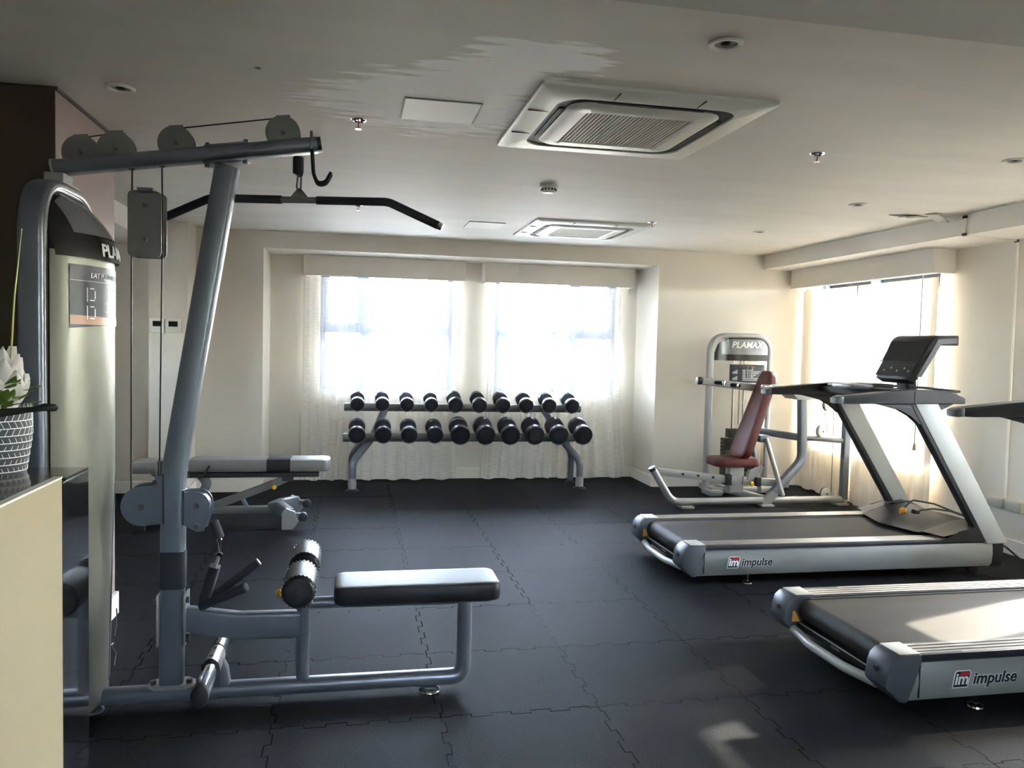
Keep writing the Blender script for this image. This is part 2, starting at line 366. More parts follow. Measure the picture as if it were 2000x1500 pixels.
opening_wall(w, YF, 8.3, 0, HC+0.1, XR, XR+0.2, [WS, WR], lambda b, a, c, z0, z1: box(b, XR, XR+0.2, a, c, z0, z1))
struct('wall_right', w, 'wall', label='off-white right wall with the curtained window')
w = BM(); FILL_L = (5.45, 6.15, 1.15, 1.85); opening_wall(w, YF, YB, 0, HC+0.1, 0, 0, [FILL_L], lambda b, a, c, z0, z1: box(b, XL-0.2, XL, a, c, z0, z1))
struct('wall_left', w, 'wall', label='off-white left wall')
w = BM(); FILL_F = (0.4, 2.0, 1.1, 2.0); opening_wall(w, XL-0.2, XR+0.2, 0, HC+0.1, 0, 0, [FILL_F], lambda b, a, c, z0, z1: box(b, a, c, YF-0.2, YF, z0, z1))
struct('wall_front', w, 'wall', label='off-white wall behind the viewer')
cl = struct('ceiling', bx(XL-0.2, XR+0.2, YF-0.2, 8.3, HC, HC+0.12), 'ceil', label='painted plaster ceiling with patched filler')
struct('trim_1', bx(XL, XR, YF, 2.01, 2.29, HC), 'bulkhead', label='lower ceiling bulkhead near the viewer')
struct('trim_2', bx(4.07, XR, YF, YB, 2.21, HC), 'trimw', label='boxed ceiling beam along the right wall')
struct('trim_3', bx(XL, -1.687, 4.2, YB, 2.19, HC), 'trimw', label='boxed ceiling beam over the left recess')
wp = struct('wall_partition', bx(XL, -1.155, 3.43, 4.2, 0, HC), 'brown', label='dark brown painted partition wall')
struct('front_sheet', bx(XL, -1.156, 3.424, 3.43, 0.0, HC-0.001), 'sheet', wp, label='very dark brown sheet')  # thin front layer, much darker than the rest of the partition
struct('cornice', bx(XL, -1.145, 3.42, 4.21, HC-0.014, HC-0.001), 'brownd', wp)
b = BM(); box(b, -1.155, -1.140, 3.43, 4.2, 0, 0.11); box(b, XL, -1.14, 3.415, 3.43, 0, 0.11); box(b, XL, -1.14, 4.2, 4.215, 0, 0.11)
struct('baseboard_partition', b, 'trimw', label='white skirting on the brown partition')
b = BM()
for a, c, y in ((XL, -1.687, YB), (-1.38, NX0, YB), (NX0, NX1, YN), (NX1, XR, YB), (-1.70, -1.367, 7.10)): box(b, a, c, y-0.014, y, 0, 0.105)
box(b, NX0, NX0+0.014, YB, YN, 0, 0.105); box(b, NX1-0.014, NX1, YB, YN, 0, 0.105); box(b, -1.381, -1.367, 7.10, YB, 0, 0.105); box(b, -1.70, -1.687, 7.10, YB, 0, 0.105)
struct('baseboard_back', b, 'trimw', label='white skirting along the back wall')
struct('baseboard_right', bx(XR-0.014, XR, YF, YB, 0, 0.105), 'trimw', label='white skirting along the right wall')

# rubber tiles with interlocking teeth, all one shared mesh
fl = struct('floor', bx(XL-0.2, XR+0.2, YF-0.2, 8.3, -0.06, -0.011), 'gap', label='dark rubber gym floor of interlocking tiles')
TS, NT, AMP = 0.61, 8, 0.011
def wave():
    bks = [0] + [(k+0.5)/NT for k in range(NT)] + [1]; o = []
    for i in range(len(bks)-1):
        off = 0 if i in (0, len(bks)-2) else (AMP if i % 2 else -AMP)
        o += [(bks[i]*TS, off), (bks[i+1]*TS, off)]
    return o
wv = wave(); low = [(t, o) for t, o in wv]; rgt = [(TS+o, t) for t, o in wv]; top = [(t, TS+o) for t, o in reversed(wv)]; lft = [(o, t) for t, o in reversed(wv)]
poly = []
for p in low + rgt + top + lft:
    if not poly or (abs(p[0]-poly[-1][0]) + abs(p[1]-poly[-1][1]) > 1e-6): poly.append(p)
if abs(poly[0][0]-poly[-1][0]) + abs(poly[0][1]-poly[-1][1]) < 1e-6: poly.pop()
tb = BM(); f0 = tb.faces.new([tb.verts.new((x, y, 0)) for x, y in poly])
tb.normal_update(); bmesh.ops.inset_region(tb, faces=[f0], thickness=0.0011, depth=0.0, use_boundary=True, use_even_offset=True)
outer = [v for v in tb.verts if v not in set(f0.verts)]
for v in outer: v.co.z = -0.0105
for f in tb.faces: f.material_index = 0 if len(f.verts) > 8 else 1
tile0 = finish('rubber_tile', tb, 'rubber', 0); tile0.data.materials.append(M['gap']); tile_me = tile0.data; tile0.parent = fl
nx0, ny0 = 0.337-6*TS, 2.868-5*TS; first = True; rt = random.Random(3)
for i in range(13):
    for j in range(14):
        if ny0+j*TS > 8.04: continue
        o = tile0 if first else bpy.data.objects.new('rubber_tile', tile_me)
        if not first: COL.objects.link(o); o.parent = fl
        first = False; o.location = (nx0+i*TS+rt.uniform(-.0011, .0011), ny0+j*TS+rt.uniform(-.0011, .0011), rt.uniform(-0.0012, 0))

# windows
def window(n, horiz, u0, u1, z0, z1, mull, split_z, label, plane):
    fn = (lambda bm, a, b, c, d, e0, e1: box(bm, a, b, plane+e0, plane+e1, c, d)) if horiz else (lambda bm, a, b, c, d, e0, e1: box(bm, plane+e0, plane+e1, a, b, c, d))
    t = 0.05; bm = BM()
    for a, b, c, d in ((u0, u1, z0, z0+t), (u0, u1, z1-t, z1), (u0, u0+t, z0+t, z1-t), (u1-t, u1, z0+t, z1-t)): fn(bm, a, b, c, d, 0.05, 0.11)
    o = struct('window_%d' % n, bm, 'frame', label=label)
    bm = BM(); fn(bm, mull-0.04, mull+0.04, z0+t, z1-t, 0.045, 0.115); struct('mullion', bm, 'frame', o)
    cols = ((u0+t, mull-0.04), (mull+0.04, u1-t))
    for a, b in cols:
        zz = [z0+t, z1-t]
        if split_z:
            bm = BM(); fn(bm, a, b, split_z-0.035, split_z+0.035, 0.05, 0.11); struct('transom', bm, 'frame', o)
            zz = [z0+t, split_z-0.035, split_z+0.035, z1-t]
        for k in range(0, len(zz), 2):
            if split_z and k == 2 and (b-a) < 0.5:                       # the narrow opening light has a sash of its own
                bm = BM()
                for q in ((a, b, zz[k], zz[k]+0.035), (a, b, zz[k+1]-0.035, zz[k+1]), (a, a+0.035, zz[k]+0.035, zz[k+1]-0.035), (b-0.035, b, zz[k]+0.035, zz[k+1]-0.035)): fn(bm, *q, 0.04, 0.10)
                struct('sash', bm, 'frame', o)
            bm = BM(); fn(bm, a, b, zz[k], zz[k+1], 0.078, 0.082); struct('pane', bm, 'glass', o)
    bm = BM(); fn(bm, u0, u1, z0-0.001, z0+0.012, 0.0, 0.05); struct('window_sill', bm, 'trimw', o)
window(1, True, *WA, 0.10, 1.50, 'blue-grey aluminium window on the left of the bay', YN)
window(2, True, *WB, 2.26, 1.50, 'blue-grey aluminium window on the right of the bay', YN)
window(3, False, *WR, 6.42, None, 'tall window in the right wall behind the far treadmill', XR)
window(4, False, *WS, 3.30, None, 'tall window in the right wall beside the near treadmill', XR)
window(5, True, *FILL_F, 1.2, None, 'added fill-light window in the wall behind the viewer', YF-0.19)  # unseen, added to give soft fill light from behind the viewer
window(6, False, *FILL_L, 5.8, None, 'added fill-light window in the left wall behind the brown partition', XL-0.19)  # unseen addition that brightens the left recess and pier

# pelmets (boxed curtain covers)
def pelmet(bm_list, label):
    bm = BM()
    for q in bm_list: box(bm, *q, bev=0.003, seg=1)
    return solo('pelmet', bm, 'trimw', label, 'pelmet', 'curtain pelmets', smooth=30)
pelmet([(-0.485, 1.08, 7.85, 7.868, 2.005, NZ), (-0.485, -0.467, 7.868, YN, 2.005, NZ), (1.062, 1.08, 7.868, YN, 2.005, NZ)], 'white boxed pelmet over the left bay window')
pelmet([(1.272, 2.85, 7.85, 7.868, 2.005, NZ), (1.272, 1.29, 7.868, YN, 2.005, NZ), (2.832, 2.85, 7.868, YN, 2.005, NZ)], 'white boxed pelmet over the right bay window')
pelmet([(4.35, 4.368, 5.375, 7.385, 2.02, 2.21), (4.368, XR, 5.375, 5.393, 2.02, 2.21), (4.368, XR, 7.367, 7.385, 2.02, 2.21)], 'white boxed pelmet on the right wall under the beam')
pelmet([(4.35, 4.368, 2.30, 4.28, 2.02, 2.21), (4.368, XR, 2.30, 2.318, 2.02, 2.21), (4.368, XR, 4.262, 4.28, 2.02, 2.21)], 'white boxed pelmet beside the near treadmill')

# curtains: sheer cloth in soft folds
def curtain(a, b, base, horiz, ztop, folds, amp, label, seed, flare=(0, 0), zbot=0.012, group='sheer curtains'):
    rr = random.Random(seed); ph = [rr.uniform(0, 6.28) for _ in range(6)]; am = [rr.uniform(0.5, 1.3) for _ in range(6)]
    nu, nv = int(folds*9), 14
    def fn(u, v):
        z = zbot + (ztop-zbot)*(1-v) + (0.010*math.sin(u*folds*3.1+ph[0]) if v == 1 else 0)
        uu = u + 0.018*math.sin(u*9+ph[1]) + 0.012*math.sin(u*23+ph[2])
        s = a + (b-a)*uu + (flare[0]*(1-u) + flare[1]*u)*v*v
        k = 0.55 + 0.45*v
        d = amp*k*(math.sin(2*PI*folds*u+ph[3]+0.5*math.sin(3*v+ph[0])) * (0.65+0.35*math.sin(u*11+ph[4])) + 0.35*math.sin(2*PI*folds*2.3*u+ph[5]))
        return (s, base+d, z) if horiz else (base+d, s, z)
    return solo('curtain', grid(fn, nu, nv), 'sheer_r' if (not horiz and base > 0) else 'sheer', label, 'curtain', group, smooth=180)
curtain(-0.47, 0.19, 7.945, True, 2.0, 8, 0.015, 'sheer curtain gathered at the left end of the left bay window', 1, (-0.02, 0.0))
curtain(0.20, 1.045, 7.940, True, 2.0, 7, 0.013, 'sheer curtain over the right half of the left bay window', 2, (0, -0.01))
curtain(1.35, 2.01, 7.945, True, 2.0, 7, 0.014, 'sheer curtain at the left half of the right bay window, bunched low', 3, (-0.08, 0.0))
curtain(2.02, 2.735, 7.940, True, 2.0, 6, 0.017, 'sheer curtain at the right end of the bay beside the white reveal', 4, (0.0, 0.11))
curtain(6.51, 7.34, 4.485, False, 2.0, 8, 0.015, 'sheer curtain in the room corner behind the shoulder press', 5, (0.0, 0.0))
cw = curtain(5.48, 6.45, 4.485, False, 2.0, 9, 0.016, 'sheer curtain behind the far treadmill uprights', 6, (-0.02, 0.0))
curtain(2.36, 3.30, 4.460, False, 2.10, 9, 0.022, 'sheer curtain beside the near treadmill, near half', 7)
curtain(3.58, 4.22, 4.460, False, 2.10, 8, 0.022, 'sheer curtain beside the near treadmill, far half', 8)
curtain(0.3, 2.1, YF+0.08, True, 2.0, 10, 0.015, 'sheer curtain on the added fill window behind the viewer', 9, zbot=0.9)
curtain(5.0, 6.6, XL+0.08, False, 2.05, 12, 0.015, 'sheer curtain on the added fill window behind the brown partition', 10, zbot=0.8)
part('pull_cord', tube([(4.42, 5.56, 2.05), (4.42, 5.56, 0.68)], 0.003, 6), 'cable', cw)
part('tassel', lathe([(0.003, 0.06), (0.009, 0.05), (0.014, 0.0), (0.0, 0.0)], (4.42, 5.56, 0.62), n=10), 'copper', cw)

# outside: pale ground and a cream building across the street
gnd = struct('ground_outside', bx(-90, 120, -60, 160, -9.2, -9.0), 'outside', label='pale sunlit ground far below the windows')
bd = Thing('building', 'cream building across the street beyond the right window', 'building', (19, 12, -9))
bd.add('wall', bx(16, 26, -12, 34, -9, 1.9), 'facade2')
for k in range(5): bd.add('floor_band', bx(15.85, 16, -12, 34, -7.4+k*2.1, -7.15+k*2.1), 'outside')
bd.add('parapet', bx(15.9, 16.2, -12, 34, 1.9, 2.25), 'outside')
bd = Thing('building', 'low pale building seen through the bay windows', 'building', (3, 42, -9))
bd.add('wall', bx(-24, 34, 40, 52, -9, 1.5), 'facade')
bd.add('roof_slab', bx(-24.4, 34.4, 39.6, 52, 1.5, 1.9), 'outside')
for k in range(4): bd.add('roof_tank', cyl((-12+k*9, 44, 2.6), 0.8, 1.4), 'outside')

# ------------------------------------------------------------------ ceiling fittings
def cassette(cx, cy, label):
    t = Thing('air_conditioner', label, 'air conditioner', (cx, cy, HC), 'ceiling cassette air conditioners')
    a = 0.472; zb = HC-0.018
    bm = BM(); n = 10                                          # panel with a hole: outer square to rounded slot
    def ring(pts, z): return [bm.verts.new((cx+x, cy+y, z)) for x, y in pts]
    R0 = rrect(a, a, 0.012, n); R1 = rrect(a-0.012, a-0.012, 0.012, n); R2 = rrect(0.368, 0.368, 0.10, n)
    rs = [ring(R0, HC), ring(R0, HC-0.012), ring(R1, zb), ring(R2, zb-0.006), ring(R2, HC-0.004)]
    for p, q in zip(rs, rs[1:]):
        for k in range(len(p)): bm.faces.new((p[k], p[(k+1) % len(p)], q[(k+1) % len(q)], q[k]))
    pn = t.add('panel', bm, 'ac')
    for s in (-1, 1):
        t.add('panel_seam', bx(cx+s*0.17-0.0012, cx+s*0.17+0.0012, cy-a+0.012, cy-0.375, zb-0.006, zb-0.001), 'ac_dark', pn)
        t.add('panel_seam', bx(cx-a+0.012, cx-0.375, cy+s*0.17-0.0012, cy+s*0.17+0.0012, zb-0.006, zb-0.001), 'ac_dark', pn)
    t.add('air_slot', prism(shift(rrect(0.366, 0.366, 0.10, n), cx, cy), zb+0.001, HC-0.001, XY), 'ac_dark')
    for dx, dy, hx, hy in ((0, -0.335, 0.22, 0.010), (0, 0.335, 0.22, 0.010), (-0.335, 0, 0.010, 0.22), (0.335, 0, 0.010, 0.22)):
        t.add('louvre', bx(cx+dx-hx, cx+dx+hx, cy+dy-hy, cy+dy+hy, zb-0.0035, zb+0.0005), 'ac_dark')
    bm = BM()
    rs = [ring(rrect(0.318, 0.318, 0.08, n), zb+0.004), ring(rrect(0.318, 0.318, 0.08, n), zb-0.004), ring(rrect(0.30, 0.30, 0.07, n), zb-0.014), ring(rrect(0.235, 0.235, 0.02, n), zb-0.016), ring(rrect(0.225, 0.225, 0.015, n), zb-0.008)]
    for p, q in zip(rs, rs[1:]):
        for k in range(len(p)): bm.faces.new((p[k], p[(k+1) % len(p)], q[(k+1) % len(q)], q[k]))
    cf = t.add('inner_frame', bm, 'ac')
    t.add('filter', bx(cx-0.226, cx+0.226, cy-0.226, cy+0.226, zb-0.0045, zb-0.002), 'ac_dark')
    bm = BM(); N = 27
    for k in range(N):
        x = cx-0.218+0.436*k/(N-1); box(bm, x-0.0048, x+0.0048, cy-0.224, cy+0.224, zb-0.012, zb-0.0045)
    t.add('grille', bm, 'ac_mesh', cf, kind='stuff')
    return t
cassette(1.128, 3.311, 'white ceiling air conditioner with grille, the near larger-looking one')
cassette(1.818, 6.360, 'white ceiling air conditioner nearer the bay windows')
def hatch(x0, x1, y0, y1, label, gap):
    t = Thing('access_hatch', label, 'access hatch', ((x0+x1)/2, (y0+y1)/2, HC), 'ceiling access hatches')
    bm = BM(); g = gap
    for q in ((x0, x1, y0, y0+g), (x0, x1, y1-g, y1), (x0, x0+g, y0+g, y1-g), (x1-g, x1, y0+g, y1-g)): box(bm, *q, HC-0.0025, HC)
    t.add('shadow_gap', bm, 'brownd')
    t.add('door', bx(x0+g, x1-g, y0+g, y1-g, HC-0.006, HC-0.0005), 'white' if gap > 0.003 else 'trimw')
hatch(0.18, 0.492, 3.18, 3.48, 'square access hatch among white filler smears on the ceiling', 0.005)
hatch(0.875, 1.168, 6.23, 6.56, 'pale access hatch in the ceiling near the bay', 0.0025)
def downlight(x, y, label, r=0.055):
    t = Thing('downlight', label, 'ceiling light', (x, y, HC), 'recessed ceiling downlights')
    t.add('trim_ring', lathe([(r, 0), (r, -0.004), (r-0.006, -0.009), (r-0.016, -0.007), (r-0.018, -0.001)], (x, y, HC), n=28), 'trimw')
    t.add('reflector', lathe([(r-0.018, -0.002), (r-0.03, -0.0015), (0.0, -0.001)], (x, y, HC), n=24), 'lens')
    t.add('bulb', lathe([(0.0, -0.007), (0.014, -0.005), (0.018, -0.001)], (x, y, HC), n=16), 'ac_dark')
for x, y, l in ((-0.904, 3.369, 'round downlight above the lat pulldown tower'), (1.13, 2.354, 'round downlight just in front of the near air conditioner'),
                (3.186, 4.646, 'round downlight above the far treadmill'), (3.208, 5.946, 'small round downlight nearest the corner window'), (3.158, 3.372, 'round downlight at the right edge by the beam')): downlight(x, y, l)
def sprinkler(x, y, label):
    t = Thing('sprinkler', label, 'sprinkler', (x, y, HC), 'ceiling sprinklers')
    t.add('escutcheon', lathe([(0.036, 0), (0.034, -0.004), (0.022, -0.008), (0.016, -0.003), (0, -0.003)], (x, y, HC), n=20), 'chrome')
    bm = BM(); 
    for s in (-1, 1): tube([(x, y, HC-0.004), (x+s*0.011, y, HC-0.014), (x+s*0.009, y, HC-0.03), (x, y, HC-0.037)], 0.0022, 6, bm)
    t.add('frame_arms', bm, 'chrome')
    t.add('glass_bulb', cyl((x, y, HC-0.02), 0.0025, 0.03, n=8), 'red')
    t.add('deflector', cyl((x, y, HC-0.039), 0.014, 0.002, n=12), 'chrome')
for x, y, l in ((0.005, 3.565, 'sprinkler head beside the scratched ceiling patch'), (2.19, 3.529, 'sprinkler head to the right of the near air conditioner'),
                (2.228, 5.797, 'sprinkler head at the corner of the far air conditioner'), (0.016, 5.77, 'sprinkler head behind the lat bar')): sprinkler(x, y, l)
t = Thing('smoke_detector', 'round white smoke detector between the two air conditioners', 'smoke detector', (1.135, 4.68, HC))
t.add('base', lathe([(0.055, 0), (0.055, -0.012), (0.048, -0.018)], (1.135, 4.68, HC), n=24), 'ac')
t.add('head', lathe([(0.044, -0.016), (0.042, -0.034), (0.030, -0.046), (0.0, -0.048)], (1.135, 4.68, HC), n=24), 'ac')
bm = BM()
for k in range(14):
    a = 2*PI*k/14; c, s = math.cos(a), math.sin(a)
    box(bm, -0.003, 0.003, -0.006, 0.006, -0.006, 0.006, mtx=Matrix.Translation((1.135+0.042*c, 4.68+0.042*s, HC-0.028)) @ Matrix.Rotation(a+PI/2, 4, 'Z'))
t.add('vent_slots', bm, 'ac_dark', kind='stuff')
t = Thing('broken_ceiling_board', 'torn ceiling board with a dark opening next to the beam', 'ceiling board', (3.9, 4.85, HC))
t.add('opening', prism([(3.62, 4.92), (3.78, 4.86), (3.92, 4.90), (3.82, 4.98)], HC-0.004, HC-0.0005, XY), 'brownd')
t.add('board', bx(-0.10, 0.10, -0.04, 0.04, -0.004, 0.004, mtx=Matrix.Translation((3.93, 4.83, HC-0.022)) @ Euler((0.1, 0.16, 0.5)).to_matrix().to_4x4()), 'box')
t.add('flap', bx(-0.07, 0.07, -0.03, 0.03, -0.003, 0.003, mtx=Matrix.Translation((3.76, 4.89, HC-0.012)) @ Euler((0.1, -0.1, 0.2)).to_matrix().to_4x4()), 'ac_mesh')
solo('ceiling_mark', prism([(-0.362, 2.985), (-0.345, 2.978), (-0.336, 2.99), (-0.35, 2.998)], HC-0.002, HC-0.0003, XY), 'brownd', 'small dark hole in the ceiling left of the scratches', 'mark')

rs_ = random.Random(11); bm = BM()
for k in range(46):
    cx_, cy_ = (rs_.gauss(-0.06, 0.10), rs_.gauss(2.98, 0.13)) if k < 30 else (rs_.gauss(0.02, 0.08), rs_.gauss(3.42, 0.08))
    a = rs_.uniform(-0.6, 1.2); l = rs_.uniform(0.008, 0.045); w_ = rs_.uniform(0.0006, 0.0018)
    box(bm, -l/2, l/2, -w_, w_, -0.0004, 0.0, mtx=Matrix.Translation((cx_, cy_, HC-0.0003)) @ Matrix.Rotation(a, 4, 'Z'))
sc_ = finish('scratch_marks', bm, 'white', 0); sc_.parent = cl; sc_['kind'] = 'stuff'; sc_['label'] = 'fine white scratches in the ceiling paint'

# ------------------------------------------------------------------ wall fittings
for x0, x1, l in ((-1.680, -1.566, 'white wall thermostat, the left one on the pier'), (-1.556, -1.434, 'white wall thermostat, the right one on the pier')):
    t = Thing('thermostat', l, 'thermostat', ((x0+x1)/2, 7.10, 1.415), 'thermostats on the pier')
    t.add('case', bx(x0, x1, 7.082, 7.10, 1.415, 1.535, bev=0.004), 'ac')
    t.add('display', bx(x0+0.028, x1-0.022, 7.0805, 7.083, 1.470, 1.515), 'screen')
    for k in range(3): t.add('button', bx(x0+0.022+k*0.028, x0+0.040+k*0.028, 7.080, 7.083, 1.430, 1.438), 'trimw')
t = Thing('conduit', 'white surface conduit running down beam and right wall', 'conduit', (4.54, 4.79, 0.39))
t.add('pipe', bar([(4.063, 4.725, HC), (4.063, 4.725, 2.203), (4.551, 4.79, 2.203), (4.551, 4.775, 0.385)], rrect(0.007, 0.007, 0.003, 2), up=(0, 1, 0)), 'trimw')
for p in ((4.063, 4.725, 2.33), (4.063, 4.725, 2.212), (4.545, 4.79, 2.20)): t.add('clip', bx(p[0]-0.012, p[0]+0.005, p[1]-0.013, p[1]+0.013, p[2]-0.009, p[2]+0.009), 'brownd')
for y0, y1, l in ((4.775, 4.915, 'grey socket box on the right wall, the far one'), (4.615, 4.757, 'grey socket box on the right wall, the near one')):
    t = Thing('socket_box', l, 'socket', (XR, (y0+y1)/2, 0.31), 'socket boxes on the right wall')
    t.add('case', bx(XR-0.032, XR, y0, y1, 0.308, 0.383, bev=0.003), 'box')
    t.add('cover', bx(XR-0.036, XR-0.031, y0+0.008, y1-0.008, 0.316, 0.375, bev=0.002), 'box')

# ------------------------------------------------------------------ lat pulldown machine
LY = 3.27
LK, LYC = 0.9557, 3.125                                            # the machine is drawn about y = LY and set down at LYC
def lat_map(c):
    z = c.z; pts = ((0.0, 0.0), (0.035, 0.015), (0.095, 0.075), (0.3, 0.3485))
    if z >= 0.3: z = 1.395+(z-1.395)*LK
    else:
        for (a, fa), (b, fb) in zip(pts, pts[1:]):
            if z <= b: z = fa+(fb-fa)*(z-a)/(b-a); break
    return (c.x*LK, LYC+(c.y-LY)*LK, z)
T = Thing('lat_pulldown_machine', 'silver lat pulldown and seated row machine with tall brushed weight tower', 'gym machine', (-0.6, LYC, 0)); T.fn = lat_map
TB = T.add('base_tube', bar(fillet([(-1.10, LY, 0.065), (0.36, LY, 0.065), (0.475, LY, 0.065), (0.475, LY, 0.18), (0.475, LY, 0.33)], [0, 0, 0.11, 0, 0], 8), rrect(0.034, 0.030, 0.026, 4), up=(0, 1, 0)), 'steel')
T.add('foot', lathe([(0.03, 0.036), (0.045, 0.016), (0.047, 0.004), (0.047, 0.0)], (0.33, LY-0.02, 0), n=20), 'chrome')
T.add('foot', lathe([(0.03, 0.036), (0.045, 0.016), (0.047, 0.0)], (-0.98, LY-0.02, 0), n=20), 'black')
T.add('seat_rail', tube(fillet([(0.475, LY, 0.30), (0.475, LY, 0.32), (0.40, LY, 0.318), (-0.17, LY, 0.322)], 0.02), 0.024, 12), 'steel')
T.add('seat_post', tube([(-0.188, LY, 0.07), (-0.188, LY, 0.385)], 0.026, 14), 'steel')
T.add('row_link', bar(fillet([(-0.665, LY, 0.292), (-0.44, LY, 0.258), (-0.20, LY, 0.256)], 0.12), rrect(0.028, 0.038, 0.010, 3)), 'steel')
sp = T.add('seat', pad(-0.065, 0.608, 3.135, 3.385, 0.342, 0.415, 0.045, 0.016), 'vinyl')
T.add('seat_base', bx(-0.03, 0.56, 3.16, 3.36, 0.334, 0.343), 'black', sp)
# post: vertical below, leaning forward above
post = T.add('post', bar(fillet([(-0.690, LY, 0.098), (-0.684, LY, 0.86), (-0.492, LY, 2.055)], 0.5, 10), rrect(0.032, 0.045, 0.018, 4)), 'steel')
T.add('rubber_sleeve', bar([(-0.6865, LY, 0.405), (-0.6855, LY, 0.552)], rrect(0.035, 0.0475, 0.018, 4)), 'foam', post)
T.add('post_flange', prism([(-0.775, LY-0.02), (-0.745, LY-0.048), (-0.635, LY-0.048), (-0.605, LY-0.02), (-0.605, LY+0.02), (-0.635, LY+0.048), (-0.745, LY+0.048), (-0.775, LY+0.02)], 0.092, 0.102, XY), 'steel_w')
for x in (-0.757, -0.623): T.add('bolt', cyl((x, LY-0.012, 0.107), 0.012, 0.012, n=6), 'bolt')
for x, s in ((-0.735, -1), (-0.636, 1)):
    T.add('clamp_plate', bx(x-0.004, x+0.004, LY-0.045, LY+0.045, 0.215, 0.385, bev=0.002), 'steel_w')
    for z in (0.235, 0.362): T.add('bolt', cyl((x+s*0.010, LY-0.03, z), 0.013, 0.014, (1, 0, 0), 6), 'bolt')
# rollers over the thighs
T.add('roller_axle', cyl((-0.19, 3.27, 0.452), 0.012, 0.56, (0, 1, 0), 12), 'chrome')
T.add('roller_upright', bar([(-0.188, LY, 0.36), (-0.19, LY, 0.46)], rrect(0.02, 0.02, 0.005, 2)), 'steel')
for y in (3.105, 3.435):
    r = T.add('foam_roller', lathe([(0.030, -0.115), (0.052, -0.113), (0.062, -0.100), (0.063, -0.09), (0.063, 0.09), (0.062, 0.100), (0.052, 0.113), (0.03, 0.115)], (-0.19, y, 0.452), (0, 1, 0), 28), 'vinyl')
    for s in (-1, 1):
        T.add('end_cap', cyl((-0.19, y+s*0.116, 0.452), 0.022, 0.004, (0, 1, 0), 16), 'foam', r)
        T.add('end_bolt', cyl((-0.19, y+s*0.119, 0.452), 0.008, 0.004, (0, 1, 0), 12), 'chrome', r)
        bm = BM()
        for k in range(26):                                        # gathered seam puckers near each end
            a = 2*PI*k/26; box(bm, -0.0035, 0.0035, -0.012, 0.012, -0.001, 0.0015, mtx=Matrix.Translation((-0.19+0.0625*math.cos(a), y+s*0.096, 0.452+0.0625*math.sin(a))) @ Matrix.Rotation(PI/2-a, 4, 'Y'))
        T.add('seam_gather', bm, 'vinyl', r, kind='stuff')
kn = T.add('pull_pin', cyl((-0.245, LY, 0.372), 0.008, 0.07, (1, 0, 0), 10), 'chrome')
T.add('knob', lathe([(0, -0.018), (0.012, -0.015), (0.018, 0), (0.012, 0.015), (0.0, 0.018)], (-0.276, LY-0.02, 0.372), (1, 0, 0), 16), 'yellow', kn)
# footrest
T.add('foot_bracket', bar([(-0.49, LY, 0.08), (-0.50, LY, 0.13), (-0.527, LY, 0.165)], rrect(0.026, 0.024, 0.012, 3)), 'steel')
fr = T.add('footrest_bar', cyl((-0.527, 3.235, 0.160), 0.027, 0.58, (0, 1, 0), 20), 'chrome')
T.add('footrest_sleeve', cyl((-0.527, 3.245, 0.160), 0.032, 0.16, (0, 1, 0), 20), 'steel_w', fr)
for y in (3.165, 3.325): T.add('sleeve_ring', cyl((-0.527, y, 0.160), 0.0345, 0.006, (0, 1, 0), 20), 'black', fr)
for y in (3.20, 3.28): T.add('screw', cyl((-0.53, y, 0.193), 0.007, 0.005, (0, 0, 1), 10), 'bolt', fr)
T.add('end_cap', cyl((-0.527, 2.945, 0.160), 0.031, 0.03, (0, 1, 0), 20, 0.004), 'black', fr)
T.add('end_cap', cyl((-0.527, 3.525, 0.160), 0.031, 0.03, (0, 1, 0), 20, 0.004), 'black', fr)
for k in range(8):
    a = 2*PI*k/8; T.add('grip_rib', bx(-0.0015, 0.0015, 2.96, 3.10, -0.001, 0.0015, mtx=Matrix.Translation((-0.527+0.027*math.cos(a), 0, 0.160+0.027*math.sin(a))) @ Matrix.Rotation(PI/2-a, 4, 'Y')), 'tmcap', fr)
# top beam
def beam_z(x): return 2.008 + (x+1.103)*0.1621
ba = T.add('top_beam', bar([(-1.103, LY, beam_z(-1.103)), (-0.153, LY, beam_z(-0.153))], rrect(0.045, 0.028, 0.022, 4)), 'steel')
T.add('end_cap', bar([(-1.108, LY, beam_z(-1.108)), (-1.100, LY, beam_z(-1.1))], rrect(0.047, 0.030, 0.022, 4)), 'steel_w', ba)
T.add('end_cap', bar([(-0.155, LY, beam_z(-0.155)), (-0.138, LY, beam_z(-0.138))], rrect(0.043, 0.026, 0.020, 4)), 'black', ba)
def guard(cx, cz, r, tab):
    p = [(cx+r*math.cos(math.radians(a)), cz+r*math.sin(math.radians(a))) for a in range(-60, 241, 12)]
    i = [k for k, q in enumerate(p) if q[1] > cz+r*0.93]
    if tab:
        q = [pt for k, pt in enumerate(p) if k not in i]
        k0 = min(i); q[k0:k0] = [(cx+0.026, cz+r*0.90), (cx+0.026, cz+r*1.06), (cx-0.026, cz+r*1.06-0.006), (cx-0.026, cz+r*0.90)]; p = q
    return p
for cx, cz in ((-1.011, 2.069), (-0.890, 2.092), (-0.677, 2.128), (-0.284, 2.197)):
    g = T.add('pulley', cyl((cx, LY, cz), 0.058, 0.018, (0, 1, 0), 24), 'black')
    for s in (-1, 1): T.add('guard_plate', prism(guard(cx, cz, 0.066, True), LY+s*0.017-0.002, LY+s*0.017+0.002, XZ), 'steel_d', g)
    T.add('bolt', cyl((cx, LY-0.022, cz), 0.009, 0.012, (0, 1, 0), 6), 'bolt', g)
